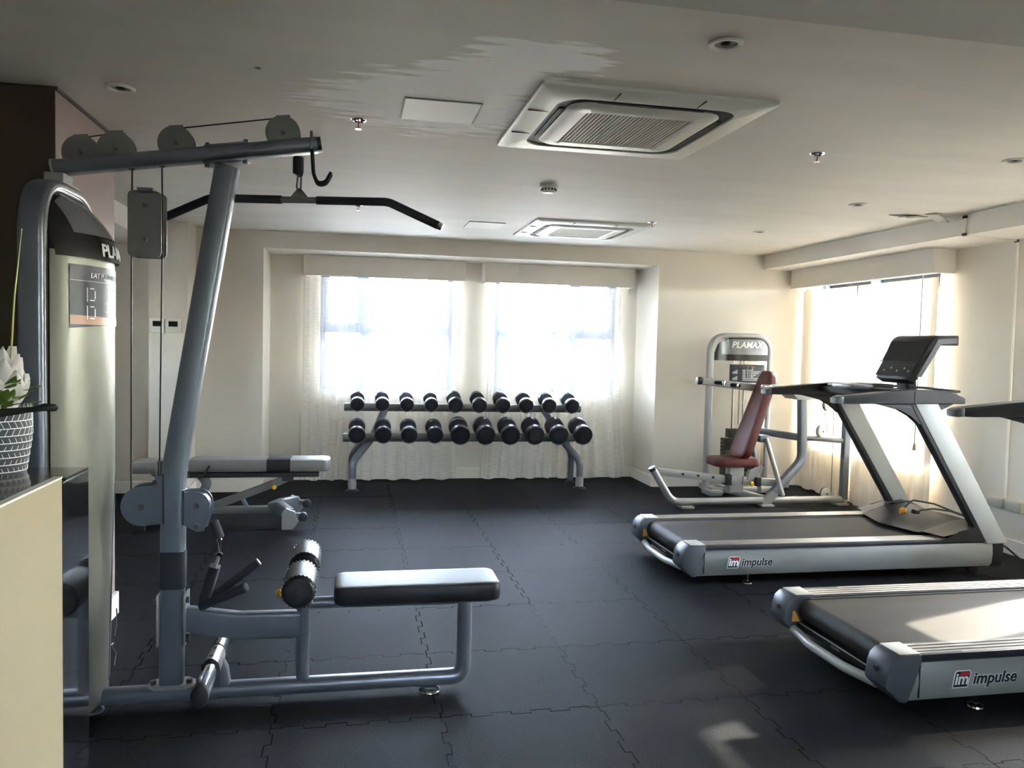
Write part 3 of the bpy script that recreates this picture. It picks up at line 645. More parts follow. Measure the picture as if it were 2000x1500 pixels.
bp = T.add('beam_bracket', bx(-0.575, -0.41, LY-0.046, LY+0.046, -0.005, 0.005, bev=0.002, mtx=Matrix.Translation((0, 0, beam_z(-0.49)-0.036)) @ Matrix.Translation((-0.49, 0, 0)) @ Matrix.Rotation(-0.161, 4, 'Y') @ Matrix.Translation((0.49, 0, 0))), 'steel')
T.add('saddle_plate', bx(-0.575, -0.42, LY-0.03, LY+0.03, -0.003, 0.003, bev=0.002, mtx=Matrix.Translation((0, 0, beam_z(-0.49)+0.030)) @ Matrix.Translation((-0.49, 0, 0)) @ Matrix.Rotation(-0.161, 4, 'Y') @ Matrix.Translation((0.49, 0, 0))), 'steel', bp)
for x in (-0.562, -0.422):
    T.add('bolt', cyl((x, LY-0.03, beam_z(x)-0.047), 0.009, 0.014, n=6), 'bolt', bp); T.add('bolt', cyl((x, LY-0.02, beam_z(x)+0.036), 0.008, 0.010, n=6), 'bolt', bp)
# cables
T.add('cable', tube([(-1.0, LY, 2.130), (-0.90, LY, 2.152)], 0.0028, 6), 'cable')
T.add('cable', tube([(-0.665, LY, 2.189), (-0.30, LY, 2.256)], 0.0028, 6), 'cable')
T.add('cable', tube([(-0.836, LY, 2.03), (-0.838, LY, 1.72)], 0.0032, 6), 'cable')
T.add('cable', tube([(-0.730, LY, 2.05), (-0.726, LY, 1.72)], 0.0032, 6), 'cable')
T.add('cable', tube([(-0.838, LY, 1.75), (-0.840, LY, 0.74)], 0.0032, 6), 'cable')
T.add('cable', tube([(-0.728, LY, 1.75), (-0.737, LY, 0.90)], 0.0032, 6), 'cable')
T.add('hole_grommet', cyl((-0.838, LY, beam_z(-0.838)-0.028), 0.012, 0.006), 'black'); T.add('hole_grommet', cyl((-0.73, LY, beam_z(-0.73)-0.028), 0.012, 0.006), 'black')
T.add('cable_end', cyl((-0.737, LY, 0.87), 0.013, 0.075, n=14), 'chrome')
pb = T.add('pulley_block', prism(shift(rrect(0.060, 0.125, 0.02, 4), -0.785, 1.815), LY-0.030, LY-0.024, XZ), 'steel_d')
T.add('block_plate', prism(shift(rrect(0.062, 0.125, 0.02, 4), -0.780, 1.815), LY+0.024, LY+0.030, XZ), 'steel_d', pb)
T.add('block_tab', bx(-0.812, -0.756, LY-0.030, LY+0.030, 1.93, 1.952), 'steel_d', pb)
for z in (1.884, 1.758):
    T.add('pulley_wheel', cyl((-0.783, LY, z), 0.052, 0.02, (0, 1, 0), 24), 'black', pb); T.add('bolt', cyl((-0.783, LY-0.034, z), 0.010, 0.012, (0, 1, 0), 6), 'bolt', pb)
# lower pulley brackets on the post
def rnd(cx, cz, r, a0, a1, n=14): return [(cx+r*math.cos(math.radians(a0+(a1-a0)*k/n)), cz+r*math.sin(math.radians(a0+(a1-a0)*k/n))) for k in range(n+1)]
pl = rnd(-0.790, 0.738, 0.077, 95, 275) + [(-0.712, 0.668), (-0.712, 0.860), (-0.742, 0.850), (-0.755, 0.815)]
for y in (LY-0.045, LY+0.041):
    g = T.add('pulley_bracket', prism(pl, y, y+0.004, XZ), 'steel'); T.add('bolt', cyl((-0.790, y-0.004, 0.736), 0.014, 0.012, (0, 1, 0), 6), 'bolt', g)
    T.add('bolt', cyl((-0.742, y-0.004, 0.832), 0.010, 0.012, (0, 1, 0), 6), 'bolt', g)
T.add('low_pulley', cyl((-0.790, LY, 0.738), 0.068, 0.03, (0, 1, 0), 24), 'black')
T.add('bracket_edge', bx(-0.716, -0.710, LY-0.047, LY+0.047, 0.668, 0.86), 'chrome')
pr_ = [(-0.640, 0.66), (-0.640, 0.79)] + list(reversed(rnd(-0.600, 0.735, 0.056, 0, 90, 8))) + [(-0.545, 0.70), (-0.565, 0.635), (-0.59, 0.632)]
for y in (LY-0.040, LY+0.036):
    g = T.add('row_bracket', prism(pr_, y, y+0.004, XZ), 'steel')
    for z in (0.735, 0.655): T.add('bolt', cyl((-0.592, y-0.004, z), 0.012, 0.012, (0, 1, 0), 6), 'bolt', g)
T.add('row_pulley', cyl((-0.595, LY, 0.735), 0.048, 0.03, (0, 1, 0), 24), 'black')
T.add('bracket_edge', bx(-0.644, -0.638, LY-0.042, LY+0.042, 0.66, 0.795), 'chrome')
T.add('cable_stop', cyl((-0.524, LY, 0.632), 0.019, 0.075, (0.35, 0, -1), 16, 0.006), 'foam')
# rubber stop and bar hook under the beam's free end
T.add('cable_stop', cyl((-0.226, LY, 2.078), 0.021, 0.068, n=18, bev=0.006), 'foam')
T.add('hook_plate', bx(-0.180, -0.170, LY-0.05, LY+0.02, 2.125, 2.205, bev=0.002), 'steel')
for dy in (-0.045, 0.0):
    T.add('bar_hook', tube(fillet([(-0.172, LY+dy, 2.135), (-0.166, LY+dy, 2.045), (-0.150, LY+dy, 2.005), (-0.118, LY+dy, 2.010), (-0.098, LY+dy, 2.050)], 0.03), 0.007, 10), 'foam')
# tower
XT0, XT1, Y0t, Y1t = -1.13, -1.05, 2.985, 3.555
arch = fillet([(-1.09, Y0t+0.02, 0.03), (-1.09, Y0t+0.02, 1.925), (-1.09, Y1t-0.02, 1.925), (-1.09, Y1t-0.02, 0.03)], [0, 0.19, 0.19, 0], 10)
ar = T.add('tower_frame', bar(arch, rrect(0.042, 0.022, 0.016, 3), up=(1, 0, 0)), 'steel')
T.add('arch_trim', bar([(p[0]+0.042, p[1], p[2]) for p in arch], rrect(0.006, 0.010, 0.004, 2), up=(1, 0, 0)), 'steel_w', ar)
T.add('tower_stand', bx(-1.125, -1.06, 3.22, 3.32, 1.94, 1.985), 'steel_w')
T.add('stand_plate', bx(-1.13, -1.048, 3.18, 3.36, 1.944, 1.950), 'steel_w')
def bulge(y, z, extra=0.0):
    q = (y-LY)/0.285; k = 0.142 if z > 0.9 else 0.142-0.03*(0.9-z)/0.9
    return -1.052 + (k+extra)*max(0.0, 1-q*q)**0.8
def shroud(u, v): y = LY-0.272+0.544*u; z = 0.055+1.63*v; return (bulge(y, z), y, z)
sh = T.add('shroud', grid(shroud, 30, 10, -0.004), 'shroud')
T.add('shroud_cutout', prism([(3.335, 0.10), (3.335, 0.70), (3.36, 0.80), (3.40, 0.83), (3.40, 0.10)], 0, 0.003, lambda u, v, w: (bulge(u, v)+w, u, v)), 'steel', sh)
def htop(y):
    d = min(y-(LY-0.262), (LY+0.262)-y); r = 0.15
    return 1.90 - (r - math.sqrt(max(0, r*r-(r-min(d, r))**2)))
def header(u, v):
    y = LY-0.262+0.524*u; zt = max(1.70, htop(y)); z = 1.665+(zt-1.665)*v
    return (bulge(y, 1.6, 0.018)*(1-v**2)+(-1.052)*v**2, y, z)
hd = T.add('tower_header', grid(header, 30, 8, -0.004), 'hood_d', label='dark smoked header with white lettering')
def inset(u, v):
    y = LY-0.205+0.45*u; zt = htop(y)-0.012; zb_ = 1.752-0.0*u; z = zb_+(max(zt, zb_+0.002)-zb_)*v
    vv = (z-1.665)/(max(1.70, htop(y))-1.665)
    return (bulge(y, 1.6, 0.018)*(1-vv**2)+(-1.052)*vv**2+0.004, y, z)
T.add('header_inset', grid(inset, 20, 6, -0.002), 'hood_g', hd)
def on_header(v):
    y = LY+0.015+v.x; z = 1.70+v.y; vv = (z-1.665)/(1.90-1.665)
    return (bulge(y, 1.6, 0.018)*(1-vv**2)+(-1.052)*vv**2+0.004+v.z, y, z)
T.add('brand_lettering', mapv(text_mesh('PLAMAX', 0.066, 0.15, 0.02), on_header), 'white', hd)
def sticker(u, v):
    y = LY-0.225+0.40*u; z = 1.425+0.215*v - (0.012*(2*u-1)**2 if v == 0 else 0); return (bulge(y, z)+0.003, y, z)
st = T.add('instruction_sticker', grid(sticker, 18, 4, -0.001), 'sticker', sh, label='dark instruction sticker with copper band')
def on_sticker(dy, z0): return lambda v: (bulge(LY+dy+v.x, z0+v.y)+0.0045+v.z, LY+dy+v.x, z0+v.y)
T.add('sticker_band', grid(lambda u, v: (bulge(LY-0.225+0.40*u, 1.43)+0.0045, LY-0.225+0.40*u, 1.427+0.022*v+0.012*(1-u)*v), 16, 1), 'copper', sh)
T.add('sticker_title', mapv(text_mesh('LAT PULLDOWN', 0.026, 0.2), on_sticker(-0.05, 1.605)), 'white', sh)
T.add('sticker_rule', grid(lambda u, v: (bulge(LY-0.225+0.40*u, 1.58)+0.0045, LY-0.225+0.40*u, 1.583+0.0015*v), 16, 1), 'white', sh)
for z in (1.535, 1.470):
    bm = BM()
    for a in ((-0.135, 0.0, 0.004, 0.05), (-0.10, 0.0, 0.005, 0.03), (-0.118, -0.02, 0.022, 0.004), (-0.118, 0.022, 0.020, 0.004)):
        grid(lambda u, v, a=a, z=z: (bulge(LY-0.03+a[0]+a[2]*u, z)+0.0048, LY-0.03+a[0]+a[2]*(u-0.5), z+a[1]+a[3]*(v-0.5)), 1, 1, bm=bm)
    T.add('sticker_figure', bm, 'white', sh)
for k in range(9):
    z = 1.56-k*0.0135 - (0.01 if k > 3 else 0); wd = (0.08, 0.12, 0.10, 0.12, 0.09, 0.12, 0.11, 0.12, 0.07)[k]
    T.add('sticker_line', grid(lambda u, v, z=z, wd=wd: (bulge(LY-0.05+wd*u, z)+0.0045, LY-0.05+wd*u, z+0.003*v), 5, 1), 'white', sh)
T.add('tower_side', prism([(-1.125, 0.03), (-1.055, 0.03), (-1.055, 1.75), (-1.125, 1.75)], 3.00, 3.006, XZ), 'steel')
T.add('tower_foot', bx(-1.14, -1.02, 3.00, 3.54, 0.0, 0.06, bev=0.008), 'steel')
ck = T.add('pin_chain', tube([(-0.918, 3.36, 0.30), (-0.915, 3.365, 0.25), (-0.922, 3.36, 0.22)], 0.003, 6), 'chrome')
T.add('selector_pin', tube([(-0.93, 3.35, 0.20), (-0.915, 3.36, 0.17), (-0.92, 3.355, 0.135)], 0.006, 8), 'chrome', ck)

# lat bar hanging from its hook
BC = Vector((-0.222, LY+0.012, 1.945)); ang = math.radians(-12); ux = Vector((math.cos(ang), math.sin(ang), 0))
P = lambda s, z: tuple(BC+ux*s+Vector((0, 0, z)))
t = Thing('lat_bar', 'long black foam-gripped lat bar with angled ends hanging from the beam', 'pull bar', tuple(lat_map(BC))); t.fn = lat_map
core = t.add('bar', tube([P(-0.085, 0), P(0.085, 0)], 0.013, 14, up=(0, 0, 1)), 'steel_d')
for s in (-1, 1):
    gpts = fillet([P(s*0.07, 0), P(s*0.355, 0), P(s*0.555, -0.088)], 0.10)
    t.add('foam_grip', tube(gpts, 0.0165, 14, up=(0, 0, 1)), 'foam')
    t.add('end_cap', tube([P(s*0.553, -0.087), P(s*0.572, -0.0955)], 0.0155, 14, up=(0, 0, 1)), 'chrome')
t.add('triangle_plate', prism([(-0.045, 0.0), (0.045, 0.0), (0.010, 0.042), (0, 0.047), (-0.010, 0.042)], -0.003, 0.003, lambda u, v, w: P(u, v) if w < 0 else tuple(Vector(P(u, v))+Vector((0, 0.006, 0)))), 'steel_d')
sn = t.add('snap_hook', tube(fillet([(BC.x, BC.y, 1.975), (BC.x-0.010, BC.y, 1.995), (BC.x-0.006, BC.y, 2.035), (BC.x, BC.y, 2.045), (BC.x+0.007, BC.y, 2.035), (BC.x+0.006, BC.y, 1.992), (BC.x, BC.y, 1.978)], 0.004, 3), 0.0035, 8), 'bolt')
t.add('swivel_ring', lathe([(0.011, -0.003), (0.014, 0), (0.011, 0.003), (0.008, 0), (0.011, -0.003)], (BC.x, BC.y, 2.048), (0, 1, 0), 16), 'chrome', sn)
# row handle hanging from the low cable
t = Thing('row_handle', 'black double-grip row handle hanging from a chain below the pulley', 'pull handle', (-0.48, LYC, 0.38)); t.fn = lat_map
cn = t.add('snap_hook', tube(fillet([(-0.514, LY, 0.605), (-0.522, LY, 0.585), (-0.516, LY, 0.545), (-0.508, LY, 0.545), (-0.506, LY, 0.59), (-0.513, LY, 0.605)], 0.004, 3), 0.003, 8), 'chrome')
t.add('ring', lathe([(0.011, -0.003), (0.015, 0), (0.011, 0.003), (0.007, 0), (0.011, -0.003)], (-0.514, LY, 0.528), (0, 1, 0), 16), 'chrome', cn)
t.add('strap', bar([(-0.515, LY, 0.525), (-0.532, LY, 0.475)], rrect(0.018, 0.006, 0.003, 2)), 'steel_d')
t.add('yoke', bar([(-0.530, LY, 0.485), (-0.572, LY, 0.335)], rrect(0.030, 0.020, 0.008, 3)), 'foam')
t.add('grip', tube([(-0.578, LY-0.035, 0.335), (-0.405, LY-0.07, 0.415)], 0.018, 14), 'foam')
t.add('grip', tube([(-0.565, LY+0.035, 0.335), (-0.375, LY+0.07, 0.475)], 0.017, 14), 'foam')
t.add('end_cap', tube([(-0.408, LY-0.07, 0.4136), (-0.398, LY-0.072, 0.418)], 0.0165, 14), 'steel_d'); t.add('end_cap', tube([(-0.379, LY+0.07, 0.472), (-0.370, LY+0.071, 0.479)], 0.0155, 14), 'steel_d')

# ------------------------------------------------------------------ weight bench
BY = 6.2
t = Thing('weight_bench', 'grey adjustable weight bench lying flat behind the pulldown machine', 'bench', (-0.8, BY, 0))
bk = t.add('back_pad', pad(-1.185, -0.165, BY-0.13, BY+0.13, 0.400, 0.490, 0.07, 0.02), 'vinyl_g')
t.add('wear_cover', bar([(-0.625, BY, 0.4455), (-0.455, BY, 0.4455)], rrect(0.133, 0.0475, 0.022, 4)), 'vinyl', bk, label='black wear cover around the pad')
t.add('seat_pad', pad(-1.575, -1.245, BY-0.15, BY+0.15, 0.395, 0.472, 0.06, 0.02), 'vinyl_g')
t.add('pad_rail', bar([(-1.30, BY, 0.366), (-0.25, BY, 0.366)], rrect(0.06, 0.018, 0.006, 2)), 'black')
t.add('pivot_bolt', cyl((-1.20, BY-0.07, 0.366), 0.022, 0.02, (0, 1, 0), 14), 'steel')
st_ = t.add('strut', bar([(-0.47, BY, 0.345), (-0.56, BY, 0.300), (-1.02, BY, 0.125)], rrect(0.025, 0.028, 0.006, 2)), 'steel_d')
t.add('strut_hinge', bx(-0.52, -0.44, BY-0.04, BY+0.04, 0.315, 0.352, bev=0.004), 'black', st_)
t.add('knob', lathe([(0, -0.016), (0.013, -0.012), (0.019, 0), (0.013, 0.012), (0, 0.016)], (-0.578, BY-0.05, 0.272), (0, 1, 0), 16), 'yellow', st_)
t.add('base_rail', bar([(-1.48, BY, 0.095), (-0.55, BY, 0.095)], rrect(0.03, 0.026, 0.008, 2)), 'steel_d')
t.add('strut_stay', bar([(-0.78, BY, 0.12), (-0.82, BY, 0.20)], rrect(0.016, 0.014, 0.004, 2)), 'steel')
t.add('seat_column', bar(fillet([(-1.12, BY, 0.08), (-1.10, BY, 0.22), (-1.06, BY, 0.30), (-1.10, BY, 0.355)], 0.05), rrect(0.04, 0.03, 0.01, 3)), 'steel_d')
t.add('seat_bracket', bar([(-1.16, BY, 0.20), (-1.44, BY, 0.385)], rrect(0.03, 0.02, 0.006, 2)), 'steel_d')
t.add('adjust_lever', bar([(-1.10, BY-0.135, 0.36), (-1.06, BY-0.15, 0.385), (-1.02, BY-0.15, 0.455)], rrect(0.012, 0.008, 0.004, 2)), 'black')
t.add('front_foot', bar([(-1.48, BY-0.24, 0.045), (-1.48, BY+0.24, 0.045)], rrect(0.03, 0.03, 0.01, 3), up=(0, 0, 1)), 'steel_d')
for s in (-1, 1): t.add('rubber_foot', bx(-1.52, -1.44, BY+s*0.235-0.02, BY+s*0.235+0.02, 0.0, 0.05, bev=0.006), 'black')
for s in (-1, 1):
    lg = t.add('rear_leg', bar(fillet([(-0.60, BY, 0.10), (-0.53, BY+s*0.06, 0.12), (-0.44, BY+s*0.25, 0.10)], 0.05), rrect(0.045, 0.032, 0.012, 3), up=(0, 0, 1)), 'steel')
    t.add('leg_plate', prism([(-0.50, 0.0), (-0.42, 0.0), (-0.385, 0.05), (-0.41, 0.13), (-0.47, 0.155), (-0.50, 0.12)], BY+s*0.25-0.03, BY+s*0.25+0.012, XZ), 'steel_w', lg)
    t.add('wheel_fork', bx(-0.44, -0.345, BY+s*0.24-0.02, BY+s*0.24+0.02, 0.075, 0.115, bev=0.006), 'steel_d', lg)
    t.add('wheel', cyl((-0.352, BY+s*0.24, 0.085), 0.034, 0.045, (0, 1, 0), 18, 0.006), 'black', lg)

# ------------------------------------------------------------------ dumbbell rack
t = Thing('dumbbell_rack', 'two-tier grey steel dumbbell rack under the bay windows', 'dumbbell rack', (1.1, 7.55, 0))
RAILS = (('lower', 7.43, 0.475), ('upper', 7.70, 0.735))
t.add('rail', cyl((1.095, 7.43, 0.495), 0.041, 2.37, (1, 0, 0), 20, 0.004), 'steel_d')
t.add('rail', cyl((1.085, 7.70, 0.755), 0.039, 2.34, (1, 0, 0), 20, 0.004), 'steel_d')
for s, x in ((1, 0.0), (-1, 2.18)):
    fpts = fillet([(x, 7.40, 0.11), (x+s*0.0, 7.40, 0.27), (x+s*0.17, 7.50, 0.47), (x+s*0.30, 7.70, 0.735)], 0.16, 7)
    lg = t.add('front_leg', tube(fpts, 0.034, 14, up=(0.3, 1, 0)), 'steel')
    t.add('leg_collar', cyl((x, 7.40, 0.062), 0.038, 0.11, n=20), 'steel_w', lg)
    t.add('foot_pad', lathe([(0.04, 0.022), (0.058, 0.010), (0.062, 0.0)], (x, 7.40, 0), n=22), 'black', lg)
    rpts = fillet([(x-s*0.0, 7.74, 0.03), (x-s*0.01, 7.74, 0.28), (x+s*0.10, 7.60, 0.45), (x+s*0.17, 7.46, 0.49)], 0.12, 6)
    t.add('rear_leg', tube(rpts, 0.032, 14, up=(0.3, 1, 0)), 'steel')
    t.add('foot_pad', lathe([(0.04, 0.02), (0.052, 0.0)], (x, 7.74, 0), n=18), 'black')
TILT = math.radians(16)
DB = []
for tier, n0 in (('lower', 0.036), ('upper', 0.038)):
    for k in range(10):
        x = n0 + k*(0.238 if tier == 'lower' else 0.2335)
        big = k >= 4
        r = (0.093 if big else 0.078) if tier == 'lower' else (0.0735 if big else 0.066)
        DB.append((tier, k, x, r))
def db_local(r):
    g = r*1.05; hl = g*1.0
    return g, hl
def make_db(name, r, lab):
    t_ = Thing(name, lab, 'dumbbell', (0, 0, 0), 'rubber dumbbells on the rack', local=True)
    L2 = 0.062 + r*0.42; w = r*0.86
    for s in (-1, 1):
        h = t_.add('head', lathe([(r*0.72, -w/2), (r*0.93, -w/2+0.004), (r, -w/2+0.014), (r, w/2-0.014), (r*0.93, w/2-0.004), (r*0.72, w/2)], (0, s*L2, 0), (0, 1, 0), 24), 'dbell')
        t_.add('end_plate', cyl((0, s*(L2+w/2+0.001), 0), r*0.62, 0.004, (0, 1, 0), 20), 'foam', h)
        t_.add('inner_ring', cyl((0, s*(L2-w/2-0.001), 0), r*0.985, 0.003, (0, 1, 0), 24), 'bolt', h)
    t_.add('handle', cyl((0, 0, 0), 0.015, 2*(L2-w/2)+0.01, (0, 1, 0), 14), 'chrome')
    return t_
protos = {}
ORD = ['leftmost', 'second', 'third', 'fourth', 'fifth', 'sixth', 'seventh', 'eighth', 'ninth', 'rightmost']
for tier, k, x, r in DB:
    yr, zr = (7.43, 0.495) if tier == 'lower' else (7.70, 0.755)
    size = 'large' if (k >= 4 and tier == 'lower') else ('medium' if (k >= 4 or tier == 'lower') else 'small')
    lab = '%s black rubber dumbbell, %s on the %s rack rail' % (size, ORD[k] + (' from the left' if 0 < k < 9 else ''), tier)
    key = (tier, k >= 4)
    if key not in protos:
        d = make_db('dumbbell', r, lab); protos[key] = d.o; o = d.o
    else:
        o = copy_tree(protos[key]); o['label'] = lab
    zc = zr + 0.062 + (r-0.066)*0.25
    o.location = (x, yr-0.005, zc); o.rotation_euler = (TILT, 0, 0)
    # cradles carrying it
    for s in (-1, 1):
        L2 = 0.062 + r*0.42; yy = yr-0.005 + s*L2*math.cos(TILT); zz = zc + s*L2*math.sin(TILT)
        arcp = [(x+(r+0.004)*math.sin(math.radians(a)), yy, zz-(r+0.004)*math.cos(math.radians(a))) for a in range(-50, 51, 20)]
        cr = t.add('cradle', bar(arcp, rrect(0.016, 0.003, 0.001, 1), up=(0, 1, 0)), 'steel')
        t.add('cradle_arm', bar([(x, yr, zr), (x, yy, zz-r-0.004)], rrect(0.014, 0.006, 0.002, 1), up=(1, 0, 0)), 'steel_d', cr)

# ------------------------------------------------------------------ shoulder press machine in the corner
t = Thing('shoulder_press_machine', 'silver shoulder press machine with oxblood seat by the corner window', 'gym machine', (3.6, 6.7, 0))
t.add('front_base', tube(fillet([(2.555, 6.43, 0.335), (2.735, 6.43, 0.055), (2.90, 6.43, 0.052), (4.40, 6.43, 0.052)], [0, 0.22, 0, 0], 8), 0.031, 14), 'steel_w')
t.add('tube_cap', cyl((2.548, 6.43, 0.345), 0.033, 0.03, (-0.5, 0, 0.85), 14), 'black')
for x in (2.86, 3.62, 4.36): t.add('foot', bx(x-0.06, x+0.06, 6.36, 6.47, 0.0, 0.022, bev=0.004), 'steel_w')
t.add('rear_post', bar([(4.40, 6.43, 0.05), (4.40, 6.43, 0.90)], rrect(0.03, 0.032, 0.012, 3)), 'steel')
t.add('rear_arm', tube([(4.40, 6.43, 0.585), (4.12, 6.52, 0.60), (4.03, 6.56, 0.60)], 0.024, 12), 'steel_w')
t.add('cross_arm', tube([(4.04, 6.56, 0.60), (3.72, 6.98, 0.63)], 0.034, 12), 'steel')
t.add('main_post', bar(fillet([(4.0, 6.52, 0.97), (4.025, 6.52, 0.40), (3.66, 6.45, 0.06)], 0.14, 8), rrect(0.033, 0.036, 0.012, 3)), 'steel')
t.add('pivot_yoke', prism([(3.92, 0.955), (4.12, 0.955), (4.15, 1.0), (4.10, 1.03), (3.88, 1.045), (3.86, 1.01)], 6.45, 6.68, XZ, bev=0.006), 'steel_w')
arm = t.add('press_arm', bar([(3.15, 6.80, 1.095), (4.02, 6.66, 1.005)], rrect(0.022, 0.034, 0.010, 3)), 'steel_w')
t.add('arm_cap', cyl((3.125, 6.805, 1.098), 0.036, 0.05, (1, 0, 0), 16, 0.008), 'black', arm)
for x, z in ((3.28, 1.085), (3.42, 1.065)):
    gp = t.add('handle', cyl((x, 6.73, z), 0.018, 0.13, (0.35, -1, 0), 14, 0.003), 'foam', arm)
    t.add('handle_tip', cyl((x+0.024, 6.664, z), 0.020, 0.02, (0.35, -1, 0), 14, 0.003), 'chrome', arm)
t.add('near_handle', cyl((3.62, 6.46, 1.07), 0.018, 0.12, (1, 0, 0), 14, 0.004), 'chrome')
t.add('near_arm', bar([(3.66, 6.46, 1.066), (4.0, 6.47, 1.02)], rrect(0.02, 0.026, 0.008, 2)), 'steel_w')
# seat and back, the sitter faces left
def back_fn(p):
    # local pad: u along height (x), v width (y), w thickness (z) -> leaning frame
    u, v, w = p.x, p.y, p.z; k = 1.0-0.32*max(0, min(1, u/0.82))
    o = Vector((3.47, 6.60, 0.40)); a = Vector((0.335, 0, 0.94)).normalized(); n = Vector((-0.94, 0, 0.335)).normalized()
    return o + a*u + Vector((0, 1, 0))*(v*k) + n*w
bk = t.add('backrest', pad(0.0, 0.835, -0.155, 0.155, 0.0, 0.075, 0.085, 0.02, back_fn), 'vinyl_r')
t.add('backrest_board', pad(0.05, 0.79, -0.13, 0.13, -0.014, 0.0, 0.06, 0.003, back_fn), 'black', bk)
t.add('seat', pad(3.165, 3.60, 6.45, 6.75, 0.345, 0.420, 0.09, 0.02), 'vinyl_r')
t.add('seat_column', bx(3.335, 3.475, 6.55, 6.65, 0.10, 0.345, bev=0.008), 'steel_w')
rl = t.add('seat_rail', bar([(2.62, 6.50, 0.310), (3.40, 6.56, 0.215)], rrect(0.018, 0.032, 0.006, 2)), 'steel_w')
for k in range(3): t.add('rail_hole', cyl((2.86+k*0.15, 6.498+k*0.012, 0.284-k*0.018), 0.012, 0.006, (0, 1, 0), 12), 'black', rl)
t.add('collar', bx(3.285, 3.34, 6.515, 6.60, 0.175, 0.27, bev=0.004), 'black')
t.add('collar', bx(3.57, 3.62, 6.50, 6.60, 0.165, 0.245, bev=0.004), 'black')
t.add('rear_rail', bar([(3.46, 6.56, 0.215), (3.92, 6.56, 0.175)], rrect(0.02, 0.034, 0.006, 2)), 'steel_w')
t.add('knob', lathe([(0, -0.02), (0.016, -0.015), (0.023, 0), (0.016, 0.015), (0, 0.02)], (3.52, 6.49, 0.19), (0, 1, 0), 16), 'yellow')
t.add('seat_hinge', prism([(3.50, 0.22), (3.60, 0.24), (3.66, 0.33), (3.62, 0.36), (3.52, 0.31)], 6.53, 6.57, XZ), 'steel_w')
t.add('back_stay', tube([(3.66, 6.52, 0.60), (3.80, 6.44, 0.09)], 0.021, 12), 'steel_w')
t.add('back_stay', tube([(3.62, 6.68, 0.50), (3.70, 6.66, 0.08)], 0.021, 12), 'steel')
t.add('back_bracket', bx(3.61, 3.71, 6.53, 6.67, 0.56, 0.62, bev=0.004), 'steel')
t.add('link_base', bar([(3.46, 7.05, 0.06), (3.64, 6.43, 0.06)], rrect(0.03, 0.03, 0.010, 3), up=(0, 0, 1)), 'steel_w')
t.add('base_gusset', prism([(3.58, 0.02), (3.66, 0.02), (3.74, 0.11), (3.68, 0.14), (3.60, 0.08)], 6.40, 6.44, XZ), 'steel_w')
# tower with clear shroud
TX0, TX1, TY = 3.345, 4.015, 7.12
ar2 = fillet([(TX0+0.03, TY, 0.05), (TX0+0.03, TY, 1.525), (TX1-0.03, TY, 1.525), (TX1-0.03, TY, 0.05)], [0, 0.17, 0.17, 0], 9)
t.add('tower_frame', bar(ar2, rrect(0.045, 0.026, 0.018, 3), up=(0, 1, 0)), 'steel_w')
t.add('tower_base', bx(TX0, TX1, TY-0.20, TY+0.10, 0.02, 0.075, bev=0.012), 'steel_w')
t.add('tower_foot', bx(TX0-0.05, TX0+0.10, TY-0.24, TY-0.06, 0.0, 0.06, bev=0.018), 'steel_w')
CX = (TX0+TX1)/2
def hz(x):
    d = min(x-(TX0+0.05), (TX1-0.05)-x); r = 0.15; return 1.505-(r-math.sqrt(max(0, r*r-(r-min(max(d, 0), r))**2)))
def sb(x): q = (x-CX)/0.30; return TY-0.035-0.075*max(0, 1-q*q)
hd2 = t.add('tower_header', grid(lambda u, v: (lambda x: (x, sb(x), 1.285+(max(1.30, hz(x))-1.285)*v))(TX0+0.05+0.57*u), 26, 6, 0.004), 'hood_d', label='dark header with white lettering')
t.add('header_inset', grid(lambda u, v: (lambda x: (x, sb(x)-0.004, 1.345+(max(1.35, min(1.49, hz(x)-0.012))-1.345)*v))(TX0+0.11+0.49*u), 22, 5, 0.002), 'hood_g', hd2)
t.add('brand_lettering', mapv(text_mesh('PLAMAX', 0.083, 0.22, 0.02), lambda v: (CX+0.02+v.x, sb(CX+v.x)-0.010-v.z, 1.435+v.y)), 'white', hd2)
t.add('shroud', grid(lambda u, v: (lambda x: (x, sb(x)+0.01, 0.10+1.185*v))(TX0+0.05+0.57*u), 20, 4, 0.003), 'acrylic')
pc = t.add('instruction_sticker', grid(lambda u, v: (lambda x: (x, sb(x)+0.004, 1.075+0.175*v))(CX-0.145+0.38*u), 14, 2, 0.001), 'sticker', label='black instruction sticker with figures')
for k in range(7): t.add('sticker_line', grid(lambda u, v, k=k: (lambda x: (x, sb(x)+0.001, 1.195-0.016*k+0.004*v))(CX-0.02+0.20*u*(0.6+0.4*((k*3) % 4)/3)), 6, 1), 'white', pc)
t.add('sticker_title', mapv(text_mesh('SHOULDER PRESS', 0.022), lambda v: (CX+0.03+v.x, sb(CX+v.x)+0.001, 1.228+v.y)), 'copper', pc)
for z in (1.18, 1.12): t.add('sticker_figure', grid(lambda u, v, z=z: (lambda x: (x, sb(x)+0.001, z-0.02+0.04*v*(0.4+0.6*u)))(CX-0.12+0.05*u), 4, 2), 'hood_g', pc)
for x in (CX-0.055, CX+0.055): t.add('guide_rod', cyl((x, TY, 0.72), 0.011, 1.30, n=10), 'chrome')
t.add('cable', tube([(CX+0.01, TY, 1.40), (CX+0.01, TY, 0.66)], 0.003, 6), 'cable')
for k in range(12): t.add('weight_plate', bx(CX-0.145, CX+0.145, TY-0.05, TY+0.05, 0.10+k*0.036, 0.132+k*0.036, bev=0.003, seg=1), 'plate')
t.add('top_weight', bx(CX-0.10, CX+0.10, TY-0.045, TY+0.045, 0.535, 0.62, bev=0.004), 'plate')
